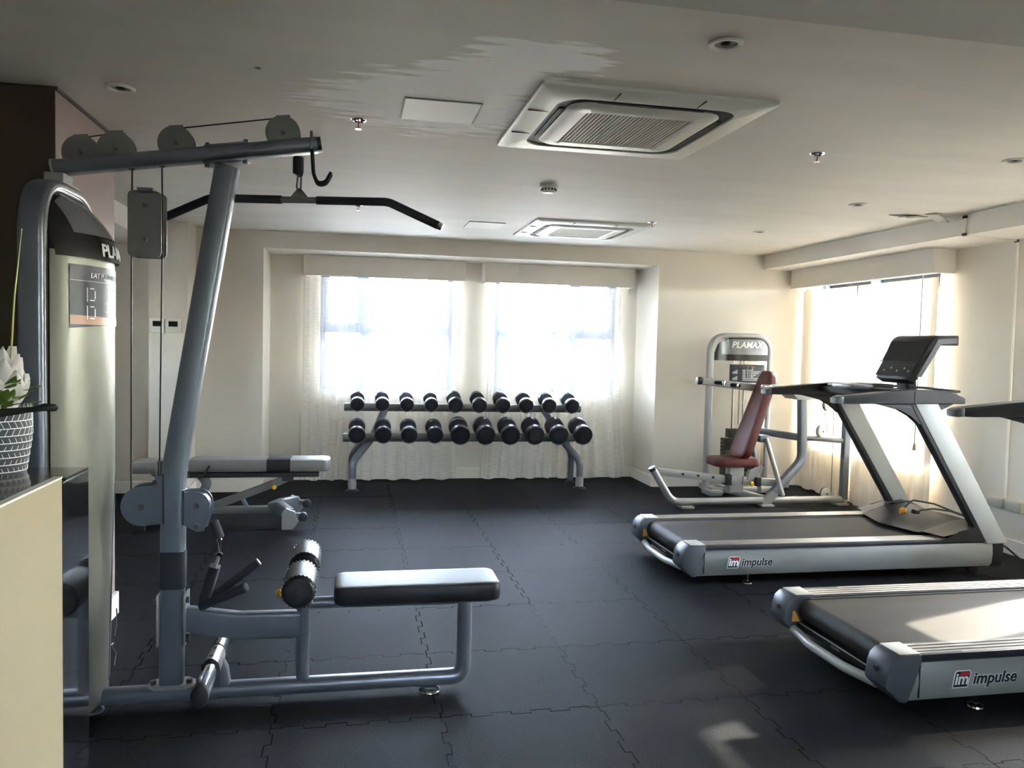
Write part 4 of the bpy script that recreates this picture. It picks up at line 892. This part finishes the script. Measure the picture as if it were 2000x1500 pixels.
for x, y, z, ax in ((4.285, 6.55, 0.905, (0.25, -1, 0)), (4.20, 6.50, 0.665, (0.25, -1, 0)), (4.28, 6.52, 0.085, (0.25, -1, 0)), (4.02, 6.56, 0.035, (0, 0, 1))):
    p = t.add('pulley', cyl((x, y, z), 0.055, 0.03, ax, 24, 0.004), 'ac'); t.add('pulley_bolt', cyl((x+ax[0]*0.017, y+ax[1]*0.017, z+ax[2]*0.017), 0.008, 0.006, ax, 8), 'bolt', p)
    t.add('pulley_groove', cyl((x-ax[0]*0.01, y-ax[1]*0.012, z-ax[2]*0.01), 0.0565, 0.012, ax, 24), 'black', p)
t.add('cable', tube([(4.34, 6.54, 0.90), (4.335, 6.52, 0.09)], 0.0025, 6), 'cable'); t.add('cable', tube([(4.235, 6.54, 0.90), (4.25, 6.49, 0.67)], 0.0025, 6), 'cable')
cp = solo('plastic_cup', lathe([(0.030, 0), (0.040, 0.11), (0.038, 0.11), (0.028, 0.004), (0, 0.004)], (3.62, 6.80, 1.125), n=20), 'cup', 'clear plastic cup standing on the press arm beside the red backrest', 'cup')

# ------------------------------------------------------------------ treadmills (local: x from the rear end to the motor end, y from near side to far side)
def treadmill(loc, label):
    t = Thing('treadmill', label, 'treadmill', loc, 'treadmills', local=True)
    W = 0.87
    def side(y0, s):
        # silver side cover, slightly bulged outward
        prof = [(0.0, 0.062), (0.016, 0.085), (0.022, 0.14), (0.018, 0.19), (0.006, 0.214)]
        bm = BM(); xs = [0.085, 0.11, 1.0, 2.075, 2.085]; rows = []
        for i, x in enumerate(xs):
            k = 0.3 if i in (0, len(xs)-1) else 1.0
            rows.append([bm.verts.new((x - (0.03*(0.214-z)/0.15-0.015 if i == 0 else 0), y0-s*d*k, z)) for d, z in prof])
        for a, b in zip(rows, rows[1:]):
            for j in range(len(prof)-1): bm.faces.new((a[j], b[j], b[j+1], a[j+1]))
        bmesh.ops.solidify(bm, geom=bm.faces[:], thickness=0.003)
        sc = t.add('side_cover', bm, 'tmgrey')
        t.add('cover_joint', bx(0.118, 0.121, y0-0.001-s*0.022-0.001, y0+0.001-s*0.019, 0.08, 0.205), 'tmdark', sc)
        return sc
    inner = 0.03
    sn = side(inner, 1); side(W-inner, -1)
    t.add('chassis', bx(0.10, 2.10, inner, W-inner, 0.075, 0.215), 'black')
    # dark rubber strip above each silver cover, wrapping round the rear
    for y, s in ((inner-0.004, 1), (W-inner+0.004, -1)):
        t.add('edge_strip', bar(fillet([(0.055, y, 0.062), (0.075, y, 0.232), (2.08, y, 0.228)], [0, 0.045, 0], 6), rrect(0.012, 0.014, 0.004, 2), up=(0, 1, 0)), 'black')
        t.add('front_cap', prism([(2.075, 0.062), (2.15, 0.062), (2.168, 0.085), (2.165, 0.20), (2.15, 0.222), (2.075, 0.222)], min(y, y+s*0.10)-0.006, max(y, y+s*0.10)+0.006, XZ, bev=0.006), 'tmdark')
    # ribbed foot rails
    for y0, y1 in ((0.015, 0.135), (W-0.135, W-0.015)):
        rb = t.add('foot_rail', bx(0.10, 1.75, y0, y1, 0.215, 0.240), 'tmcap')
        n = 4; w = (y1-y0-0.01)/n
        for k in range(n): t.add('tread_strip', bx(0.12, 1.75, y0+0.005+k*w+0.003, y0+0.005+(k+1)*w-0.003, 0.240, 0.2455, bev=0.0022, seg=1), 'rail', rb)
        cap = t.add('rear_cap', prism([(0.13, 0.2465), (0.055, 0.250), (0.022, 0.243), (-0.004, 0.222), (-0.016, 0.19), (-0.024, 0.13), (-0.018, 0.118), (0.040, 0.066), (0.075, 0.062), (0.13, 0.20)], y0-0.006, y1+0.006, XZ, bev=0.008), 'tmcap')
        t.add('cap_hole', cyl((-0.017, (y0+y1)/2, 0.178), 0.013, 0.012, (1, 0, 0.15), 16), 'black', cap)
        t.add('cap_top', bx(0.035, 0.125, y0, y1, 0.2475, 0.2515, bev=0.002), 'tmgrey', cap)
        inn = y1+0.007 if y0 < 0.3 else y0-0.007
        t.add('warning_plate', prism([(0.014, 0.128), (0.054, 0.128), (0.044, 0.148), (0.028, 0.178), (0.018, 0.178)], inn-0.002, inn+0.002, XZ), 'orange', cap)
    # belt wrapped round the rear roller
    bpts = [(1.72, 0, 0.232), (0.09, 0, 0.232)] + [(0.09-0.05*math.sin(math.radians(a)), 0, 0.182+0.05*math.cos(math.radians(a))) for a in range(15, 181, 15)] + [(0.6, 0, 0.132)]
    bm = BM(); rows = [[bm.verts.new((p[0], y, p[2])) for y in (0.155, W/2, W-0.155)] for p in bpts]
    for a, b in zip(rows, rows[1:]):
        for j in range(2): bm.faces.new((a[j], a[j+1], b[j+1], b[j]))
    t.add('running_belt', bm, 'belt')
    t.add('rear_roller', cyl((0.09, W/2, 0.182), 0.047, W-0.29, (0, 1, 0), 20), 'tmcap')
    for y in (0.148, W-0.148): t.add('belt_edge', bx(0.10, 1.72, y-0.008, y+0.008, 0.20, 0.236), 'black')
    t.add('rear_bar', tube(fillet([(0.03, 0.13, 0.092), (0.0, W/2-0.12, 0.086), (0.0, W/2+0.12, 0.086), (0.03, W-0.13, 0.092)], 0.4, 6), 0.020, 14, up=(0, 0, 1)), 'tmgrey')
    rp = t.add('rear_panel', bx(0.045, 0.06, 0.15, W-0.15, 0.095, 0.130, bev=0.003), 'tmdark')
    t.add('panel_line', bx(0.040, 0.046, 0.16, W-0.16, 0.126, 0.130), 'tmgrey', rp)
    # motor hood: dark raised middle, lighter side wings
    def hood(u, v):
        y = 0.0+W*u; q = abs(2*u-1); x0 = 1.575 + 0.11*q; xs_ = (x0, x0+0.21, x0+0.34, 2.12); zs = (0.256, 0.330, 0.345, 0.285)
        p = v*3; i = min(2, int(p)); k = p-i
        zc = zs[i]*(1-k)+zs[i+1]*k; zc -= 0.030*q*q*max(0, math.sin(v*PI))
        return (xs_[i]*(1-k)+xs_[i+1]*k, y, zc)
    hd = t.add('motor_hood', grid(lambda u, v: hood(0.17+0.66*u, v), 12, 9, 0.01), 'tmhood')
    for a, b in ((0.0, 0.17), (0.83, 1.0)):
        wg = grid(lambda u, v: (lambda p: (p[0]+0.02, p[1], p[2]+0.008))(hood(a+(b-a)*u, v)), 3, 9, 0.012); t.add('hood_wing', wg, 'tmgrey2', hd)
    for s, y in ((1, 0.004), (-1, W-0.004)):
        t.add('hood_side', prism([(1.69, 0.232), (2.10, 0.225), (2.06, 0.30), (1.93, 0.318), (1.82, 0.292)], y-0.004, y+0.004, XZ), 'tmdark', hd)
    t.add('hood_front', bx(1.80, 2.12, 0.03, W-0.03, 0.215, 0.27), 'tmdark', hd)
    # slanted uprights
    for y0, s in ((-0.005, 1), (W+0.005, -1)):
        pol = [(2.02, 0.21), (2.172, 0.21), (1.610, 1.105), (1.445, 1.105)]
        up_ = t.add('upright', prism(pol, min(y0, y0+s*0.055), max(y0, y0+s*0.055), XZ, bev=0.010), 'tmup')
        t.add('upright_edge', prism([(1.985, 0.225), (2.03, 0.225), (1.452, 1.105), (1.415, 1.105)], min(y0+s*0.006, y0+s*0.062), max(y0+s*0.006, y0+s*0.062), XZ, bev=0.006), 'tmdark', up_)
        br = [(1.02, 1.098), (1.75, 1.098), (1.70, 1.075), (1.62, 1.045), (1.585, 1.0), (1.50, 0.96), (1.44, 1.015), (1.36, 1.055), (1.22, 1.082)]
        t.add('handrail_brace', prism(br, min(y0+s*0.008, y0+s*0.05), max(y0+s*0.008, y0+s*0.05), XZ, bev=0.004), 'tmdark', up_)
        hr = [(0.935, 1.088), (0.93, 1.105), (0.935, 1.125), (0.96, 1.131), (1.25, 1.160), (1.45, 1.176), (1.60, 1.174), (1.72, 1.155), (1.80, 1.128), (1.80, 1.092), (1.02, 1.086)]
        h_ = t.add('handrail', prism(hr, min(y0-s*0.012, y0+s*0.062), max(y0-s*0.012, y0+s*0.062), XZ, bev=0.010, seg=3), 'tmdark')
        t.add('handrail_tip', prism([(0.918, 1.090), (0.916, 1.118), (0.935, 1.129), (0.965, 1.132), (0.965, 1.087), (0.93, 1.085)], min(y0-s*0.014, y0+s*0.064), max(y0-s*0.014, y0+s*0.064), XZ, bev=0.008), 'tmcap', h_)
        t.add('rail_groove', bx(1.44, 1.443, (y0-s*0.0135)-0.001, (y0-s*0.0135)+0.001, 1.095, 1.165), 'black', h_)
    # console bridge, tray and head
    tr = t.add('console_bridge', prism([(1.32, 1.115), (1.34, 1.150), (1.55, 1.165), (1.80, 1.150), (1.80, 1.115)], 0.055, W-0.055, XZ, bev=0.006), 'tmdark')
    t.add('tray_pocket', bx(1.36, 1.52, 0.10, 0.30, 1.160, 1.172, bev=0.004), 'black', tr)
    t.add('tray_pocket', bx(1.36, 1.52, W-0.30, W-0.10, 1.160, 1.172, bev=0.004), 'black', tr)
    t.add('pulse_grip', bx(1.25, 1.40, 0.32, W-0.32, 1.155, 1.187, bev=0.008), 'tmcap', tr)
    t.add('control_box', bx(1.40, 1.58, 0.36, W-0.30, 1.165, 1.190, bev=0.006), 'tmdark', tr)
    t.add('tray_rim', tube([(1.60, 0.08, 1.158), (1.85, 0.10, 1.162), (1.88, W/2, 1.166), (1.85, W-0.10, 1.162), (1.60, W-0.08, 1.158)], 0.008, 8, up=(0, 0, 1)), 'tmdark', tr)
    t.add('console_neck', bar(fillet([(1.735, W/2, 1.15), (1.725, W/2, 1.21), (1.68, W/2, 1.29)], 0.05), rrect(0.06, 0.038, 0.02, 3)), 'tmdark')
    y0, y1 = 0.235, W-0.235
    ctr = fillet([(1.607, 0, 1.225), (1.765, 0, 1.515), (1.945, 0, 1.518)], [0, 0.10, 0], 8)
    def con(u, v):
        i = min(len(ctr)-2, int(v*(len(ctr)-1))); k = v*(len(ctr)-1)-i; p = ctr[i].lerp(ctr[i+1], k)
        q = abs(2*u-1); lo = 0.035*max(0, (q-0.6)/0.4)**2 if v < 0.06 else 0
        return (p.x+lo*0.5, y0+(y1-y0)*u, p.z+lo)
    bm = BM(); n = len(ctr); th = 0.066; A = []; B = []
    for i, p in enumerate(ctr):
        tg = (ctr[min(i+1, n-1)]-ctr[max(i-1, 0)]).normalized(); nr = Vector((tg.z, 0, -tg.x))
        ins = 0.045 if i == 0 else (0.0)
        A.append([bm.verts.new((p.x, y, p.z)) for y in (y0+ins, y1-ins)]); q = p+nr*th; B.append([bm.verts.new((q.x, y, q.z)) for y in (y0+ins, y1-ins)])
    for i in range(n-1):
        bm.faces.new((A[i][0], A[i][1], A[i+1][1], A[i+1][0])); bm.faces.new((B[i][1], B[i][0], B[i+1][0], B[i+1][1]))
        bm.faces.new((A[i][0], A[i+1][0], B[i+1][0], B[i][0])); bm.faces.new((A[i+1][1], A[i][1], B[i][1], B[i+1][1]))
    bm.faces.new((A[0][1], A[0][0], B[0][0], B[0][1])); bm.faces.new((A[-1][0], A[-1][1], B[-1][1], B[-1][0]))
    bmesh.ops.recalc_face_normals(bm, faces=bm.faces[:])
    bmesh.ops.bevel(bm, geom=[e for e in bm.edges if len(e.link_faces) == 2 and e.calc_face_angle() > 1.0], offset=0.008, segments=2, profile=0.5, affect='EDGES')
    ch = t.add('console', bm, 'tmdark')
    d1 = (ctr[1]-ctr[0]).normalized(); nn = Vector((-d1.z, 0, d1.x))
    def face(a0, a1, b0, b1, off): return grid(lambda u, v: tuple(ctr[0]+d1*(a0+(a1-a0)*v)+nn*off+Vector((0, b0+(b1-b0)*u, 0))), 2, 2, 0.001)
    t.add('display', face(0.135, 0.285, y0+0.02, y1-0.02, 0.002), 'screen', ch)
    t.add('keypad', face(0.02, 0.12, y0+0.03, y1-0.03, 0.002), 'tmhood', ch)
    t.add('display_lip', face(0.123, 0.131, y0+0.01, y1-0.01, 0.006), 'black', ch)
    for k, b in enumerate((0.06, 0.11, 0.17, 0.24, 0.30)): t.add('key_mark', face(0.055+0.02*(k % 2), 0.066+0.02*(k % 2), y0+b, y0+b+0.012, 0.0035), 'white', ch)
    t.add('console_side', prism([(1.645, 1.245), (1.790, 1.490), (1.928, 1.500), (1.928, 1.466), (1.815, 1.460), (1.678, 1.245)], y0-0.003, y0+0.001, XZ), 'tmcap', ch)
    # feet and lift wheels
    for y in (0.07, W-0.07):
        ft = t.add('levelling_foot', cyl((0.43, y, 0.043), 0.009, 0.066, n=10), 'chrome'); t.add('foot_disc', lathe([(0.016, 0.014), (0.030, 0.006), (0.032, 0)], (0.43, y, 0), n=18), 'chrome', ft)
        t.add('lift_wheel', cyl((2.0, y+0.02, 0.035), 0.035, 0.03, (0, 1, 0), 18, 0.004), 'black')
    t.add('lift_frame', bx(1.55, 2.0, 0.12, W-0.12, 0.02, 0.076, bev=0.006), 'black')
    # brand on the near cover
    def onc(x, z): return lambda v: (x+v.x, inner-0.0235-v.z, z+v.y)
    lg = t.add('logo_badge', prism([(0.268, 0.113), (0.330, 0.113), (0.342, 0.166), (0.338, 0.174), (0.284, 0.174), (0.278, 0.168)], inner-0.0240, inner-0.0220, XZ), 'blackp', sn)
    t.add('badge_outline', prism([(0.263, 0.109), (0.333, 0.109), (0.347, 0.168), (0.341, 0.178), (0.281, 0.178), (0.274, 0.170)], inner-0.0232, inner-0.0216, XZ), 'white', sn)
    t.add('badge_red', prism([(0.296, 0.158), (0.338, 0.158), (0.340, 0.168), (0.336, 0.172), (0.299, 0.172)], inner-0.0248, inner-0.0236, XZ), 'redlogo', sn)
    t.add('badge_letters', mapv(text_mesh('im', 0.062, 0.18, 0.03), onc(0.303, 0.143)), 'white', sn)
    t.add('wordmark_outline', mapv(text_mesh('impulse', 0.064, 0.22, 0.060, 0.0003), onc(0.452, 0.142)), 'white', sn)
    t.add('wordmark', mapv(text_mesh('impulse', 0.064, 0.22, 0.028, 0.0012), onc(0.452, 0.142)), 'blackp', sn)
    t.add('rear_wordmark', mapv(text_mesh('impulse', 0.020, 0.2), lambda v: (0.044-v.z, W/2-v.x, 0.112+v.y)), 'hood_g', rp)
    return t.o
tm = treadmill((1.90, 4.235, 0.0), 'grey treadmill whose whole length and console show, the far one')
tm2 = copy_tree(tm); tm2.location = (2.015, 2.585, 0.0); tm2['label'] = 'grey treadmill cut off by the right edge, the near one'
# plug and flex left lying on the far hood
t = Thing('power_plug', 'orange and black plug with flex lying on the far treadmill hood', 'plug', (3.60, 4.55, 0.34))
HZ = 0.375
t.add('orange_plug', lathe([(0, -0.022), (0.016, -0.018), (0.022, -0.006), (0.020, 0.016), (0.010, 0.024), (0, 0.026)], (3.53, 4.52, HZ-0.008), (1, -0.4, 0.2), 14), 'orange')
t.add('black_plug', bx(-0.03, 0.03, -0.016, 0.016, -0.014, 0.014, bev=0.006, mtx=Matrix.Translation((3.62, 4.51, HZ-0.012)) @ Euler((0.2, 0.1, 0.4)).to_matrix().to_4x4()), 'black')
t.add('flex', tube(fillet([(3.54, 4.53, HZ), (3.63, 4.56, HZ+0.055), (3.78, 4.54, HZ+0.03), (3.88, 4.50, HZ-0.01), (3.98, 4.46, HZ-0.045)], 0.06), 0.006, 8), 'cable')
t.add('flex', tube(fillet([(3.65, 4.52, HZ-0.008), (3.74, 4.50, HZ+0.006), (3.85, 4.47, HZ-0.005), (3.98, 4.42, HZ-0.05)], 0.06), 0.006, 8), 'cable')
solo('power_cable', tube(fillet([(4.07, 4.30, 0.19), (4.16, 4.34, 0.16), (4.26, 4.26, 0.05), (4.34, 4.10, 0.010), (4.42, 3.98, 0.010)], 0.06), 0.007, 8), 'cable', 'black power cable trailing from the far treadmill to the wall', 'cable')

# ------------------------------------------------------------------ reception counter, black cabinet, flower pot
CXR = -0.856
CK = 2/3                                                            # drawn large, set down nearer at its true size
def counter_map(c): return (c.x*CK, c.y*CK, max(0.0, 1.395+(c.z-1.395)*CK))
t = Thing('reception_counter', 'glossy beige counter with polished brown top at the left edge', 'counter', (-1.0, 1.1, 0)); t.fn = counter_map
t.add('side_panel', bx(CXR-0.02, CXR, 0.55, 2.578, -0.7, 0.958), 'beige')
t.add('edge_trim', bx(CXR-0.022, CXR+0.001, 0.55, 2.580, 0.958, 0.964), 'cream_edge')
t.add('top', bx(-2.6, CXR-0.022, 0.55, 2.612, 0.928, 0.963), 'brown_top')
t.add('carcass', bx(-2.6, CXR-0.02, 0.55, 2.578, -0.7, 0.928), 'beige')
t = Thing('cabinet', 'low glossy black glass cabinet at the far end of the counter', 'cabinet', (-1.0, 1.81, 0)); t.fn = counter_map
t.add('body', bx(-2.6, CXR-0.006, 2.616, 2.818, -0.7, 0.943), 'black')
t.add('side_glass', bx(CXR-0.006, CXR, 2.582, 2.820, -0.7, 0.946), 'black_glass')
t.add('top_glass', bx(-2.6, CXR, 2.614, 2.820, 0.946, 0.954), 'black_glass')
t.add('edge_strip', bx(CXR-0.003, CXR+0.0015, 2.584, 2.821, 0.940, 0.945), 'chrome')
PX, PY, PZ = -1.098, 2.722, 0.954
t = Thing('flower_pot', 'patterned charcoal pot with a white artificial lotus on the cabinet', 'potted plant', counter_map(Vector((PX, PY, PZ)))); t.fn = counter_map
PH = 0.196
def pr_r(z): return 0.088 + 0.017*min(1, z/0.12) - (0.002*max(0, (z-0.12)/0.08))
pot = t.add('pot', lathe([(0.0, 0.0)] + [(pr_r(k*PH/8), k*PH/8) for k in range(9)] + [(0.097, PH), (0.094, PH-0.02), (0, PH-0.02)], (PX, PY, PZ), n=44), 'pot')
for k in range(9):
    z = 0.010+k*0.0225; r = pr_r(z)+0.0008
    t.add('pattern_ring', lathe([(r, -0.0014), (r+0.0012, 0), (r, 0.0014)], (PX, PY, PZ+z), n=44), 'white', pot)
    bm = BM(); n = 34
    for i in range(n):
        a0 = 2*PI*i/n; da = 0.10*(1 if k % 2 else -1)
        p0 = Vector((PX+r*math.cos(a0), PY+r*math.sin(a0), PZ+z)); p1 = Vector((PX+r*math.cos(a0+da), PY+r*math.sin(a0+da), PZ+z+0.0225))
        tube([p0, (p0+p1)/2+Vector((math.cos(a0+da/2), math.sin(a0+da/2), 0))*0.0006, p1], 0.0009, 4, bm)
    t.add('herringbone', bm, 'white', pot, kind='stuff')
fw = t.add('flower', lathe([(0, 0.0), (0.05, 0.01), (0.06, 0.05), (0.03, 0.12), (0, 0.14)], (PX+0.02, PY-0.005, PZ+PH), n=20), 'petal')
def petal(az, tilt, ln, wd, base):
    c = Vector((PX+0.02, PY-0.005, PZ+PH+base)); ca, sa = math.cos(az), math.sin(az)
    def fn(u, v):
        s = 2*u-1; wv_ = wd*(math.sin(PI*(0.18+0.82*v**0.9))**0.75 if v < 0.999 else 0.0)*(1-0.15*v)
        out = 0.030 + tilt*math.sin(v*PI*0.62)*0.085 - 0.012*s*s; h = v*ln
        x, y = out, s*wv_
        return (c.x+ca*x-sa*y, c.y+sa*x+ca*y, c.z+h)
    return grid(fn, 6, 8, 0.003)
for k in range(8): t.add('petal', petal(k*PI/4+0.2, 0.62, 0.120+0.012*(k % 2), 0.046, -0.005), 'petal', fw)
for k in range(8): t.add('petal', petal(k*PI/4+0.6, 0.42, 0.165+0.012*(k % 3), 0.042, 0.0), 'petal', fw)
for k in range(6): t.add('petal', petal(k*PI/3+0.1, 0.22, 0.195, 0.042, 0.005), 'petal', fw)
def leaf(p, d, ln, wd, droop, m, name='leaf'):
    p = Vector(p); d = Vector(d).normalized(); sd_ = d.cross(Vector((0, 0, 1))).normalized()
    t.add(name, grid(lambda u, v: tuple(p+d*(ln*v)+sd_*((2*u-1)*wd*math.sin(PI*(0.05+0.93*v)))+Vector((0, 0, -droop*v*v+0.15*wd*abs(2*u-1)))), 4, 6, 0.002), m)
rl_ = random.Random(5)
for k in range(26):
    a = rl_.uniform(-1.0, 0.9); leaf((PX+0.06*math.cos(a), PY+0.06*math.sin(a)-0.01, PZ+PH+rl_.uniform(0.0, 0.06)), (math.cos(a), math.sin(a), rl_.uniform(0.4, 1.5)), rl_.uniform(0.05, 0.085), 0.016, 0.01, 'leaf')
for k in range(5):
    a = -1.2+k*0.5; leaf((PX+0.05*math.cos(a), PY+0.05*math.sin(a), PZ+PH-0.005), (math.cos(a), math.sin(a), 0.12), 0.085, 0.028, 0.01, 'leafd')
t.add('dark_leaf', sweep(BM(), [(PX-0.10, PY-0.085, PZ+PH-0.006), (PX+0.06, PY-0.095, PZ+PH+0.000), (PX+0.15, PY-0.095, PZ+PH+0.012), (PX+0.178, PY-0.095, PZ+PH+0.018), (PX+0.205, PY-0.095, PZ+PH+0.017), (PX+0.214, PY-0.095, PZ+PH+0.012)], [(x*0.6, y) for x, y in circ(0.013, 10)], up=(0, 1, 0), scale=[1.2, 1.0, 0.65, 0.95, 0.95, 0.4]), 'leafd', label='long dark curled leaf reaching over the cabinet edge')
t.add('stem', tube([(PX+0.050, PY-0.0, PZ+PH+0.16), (PX+0.062, PY, PZ+PH+0.36), (PX+0.084, PY, PZ+PH+0.565)], 0.0026, 6, scale=[1.2, 1.0, 0.5]), 'stem')
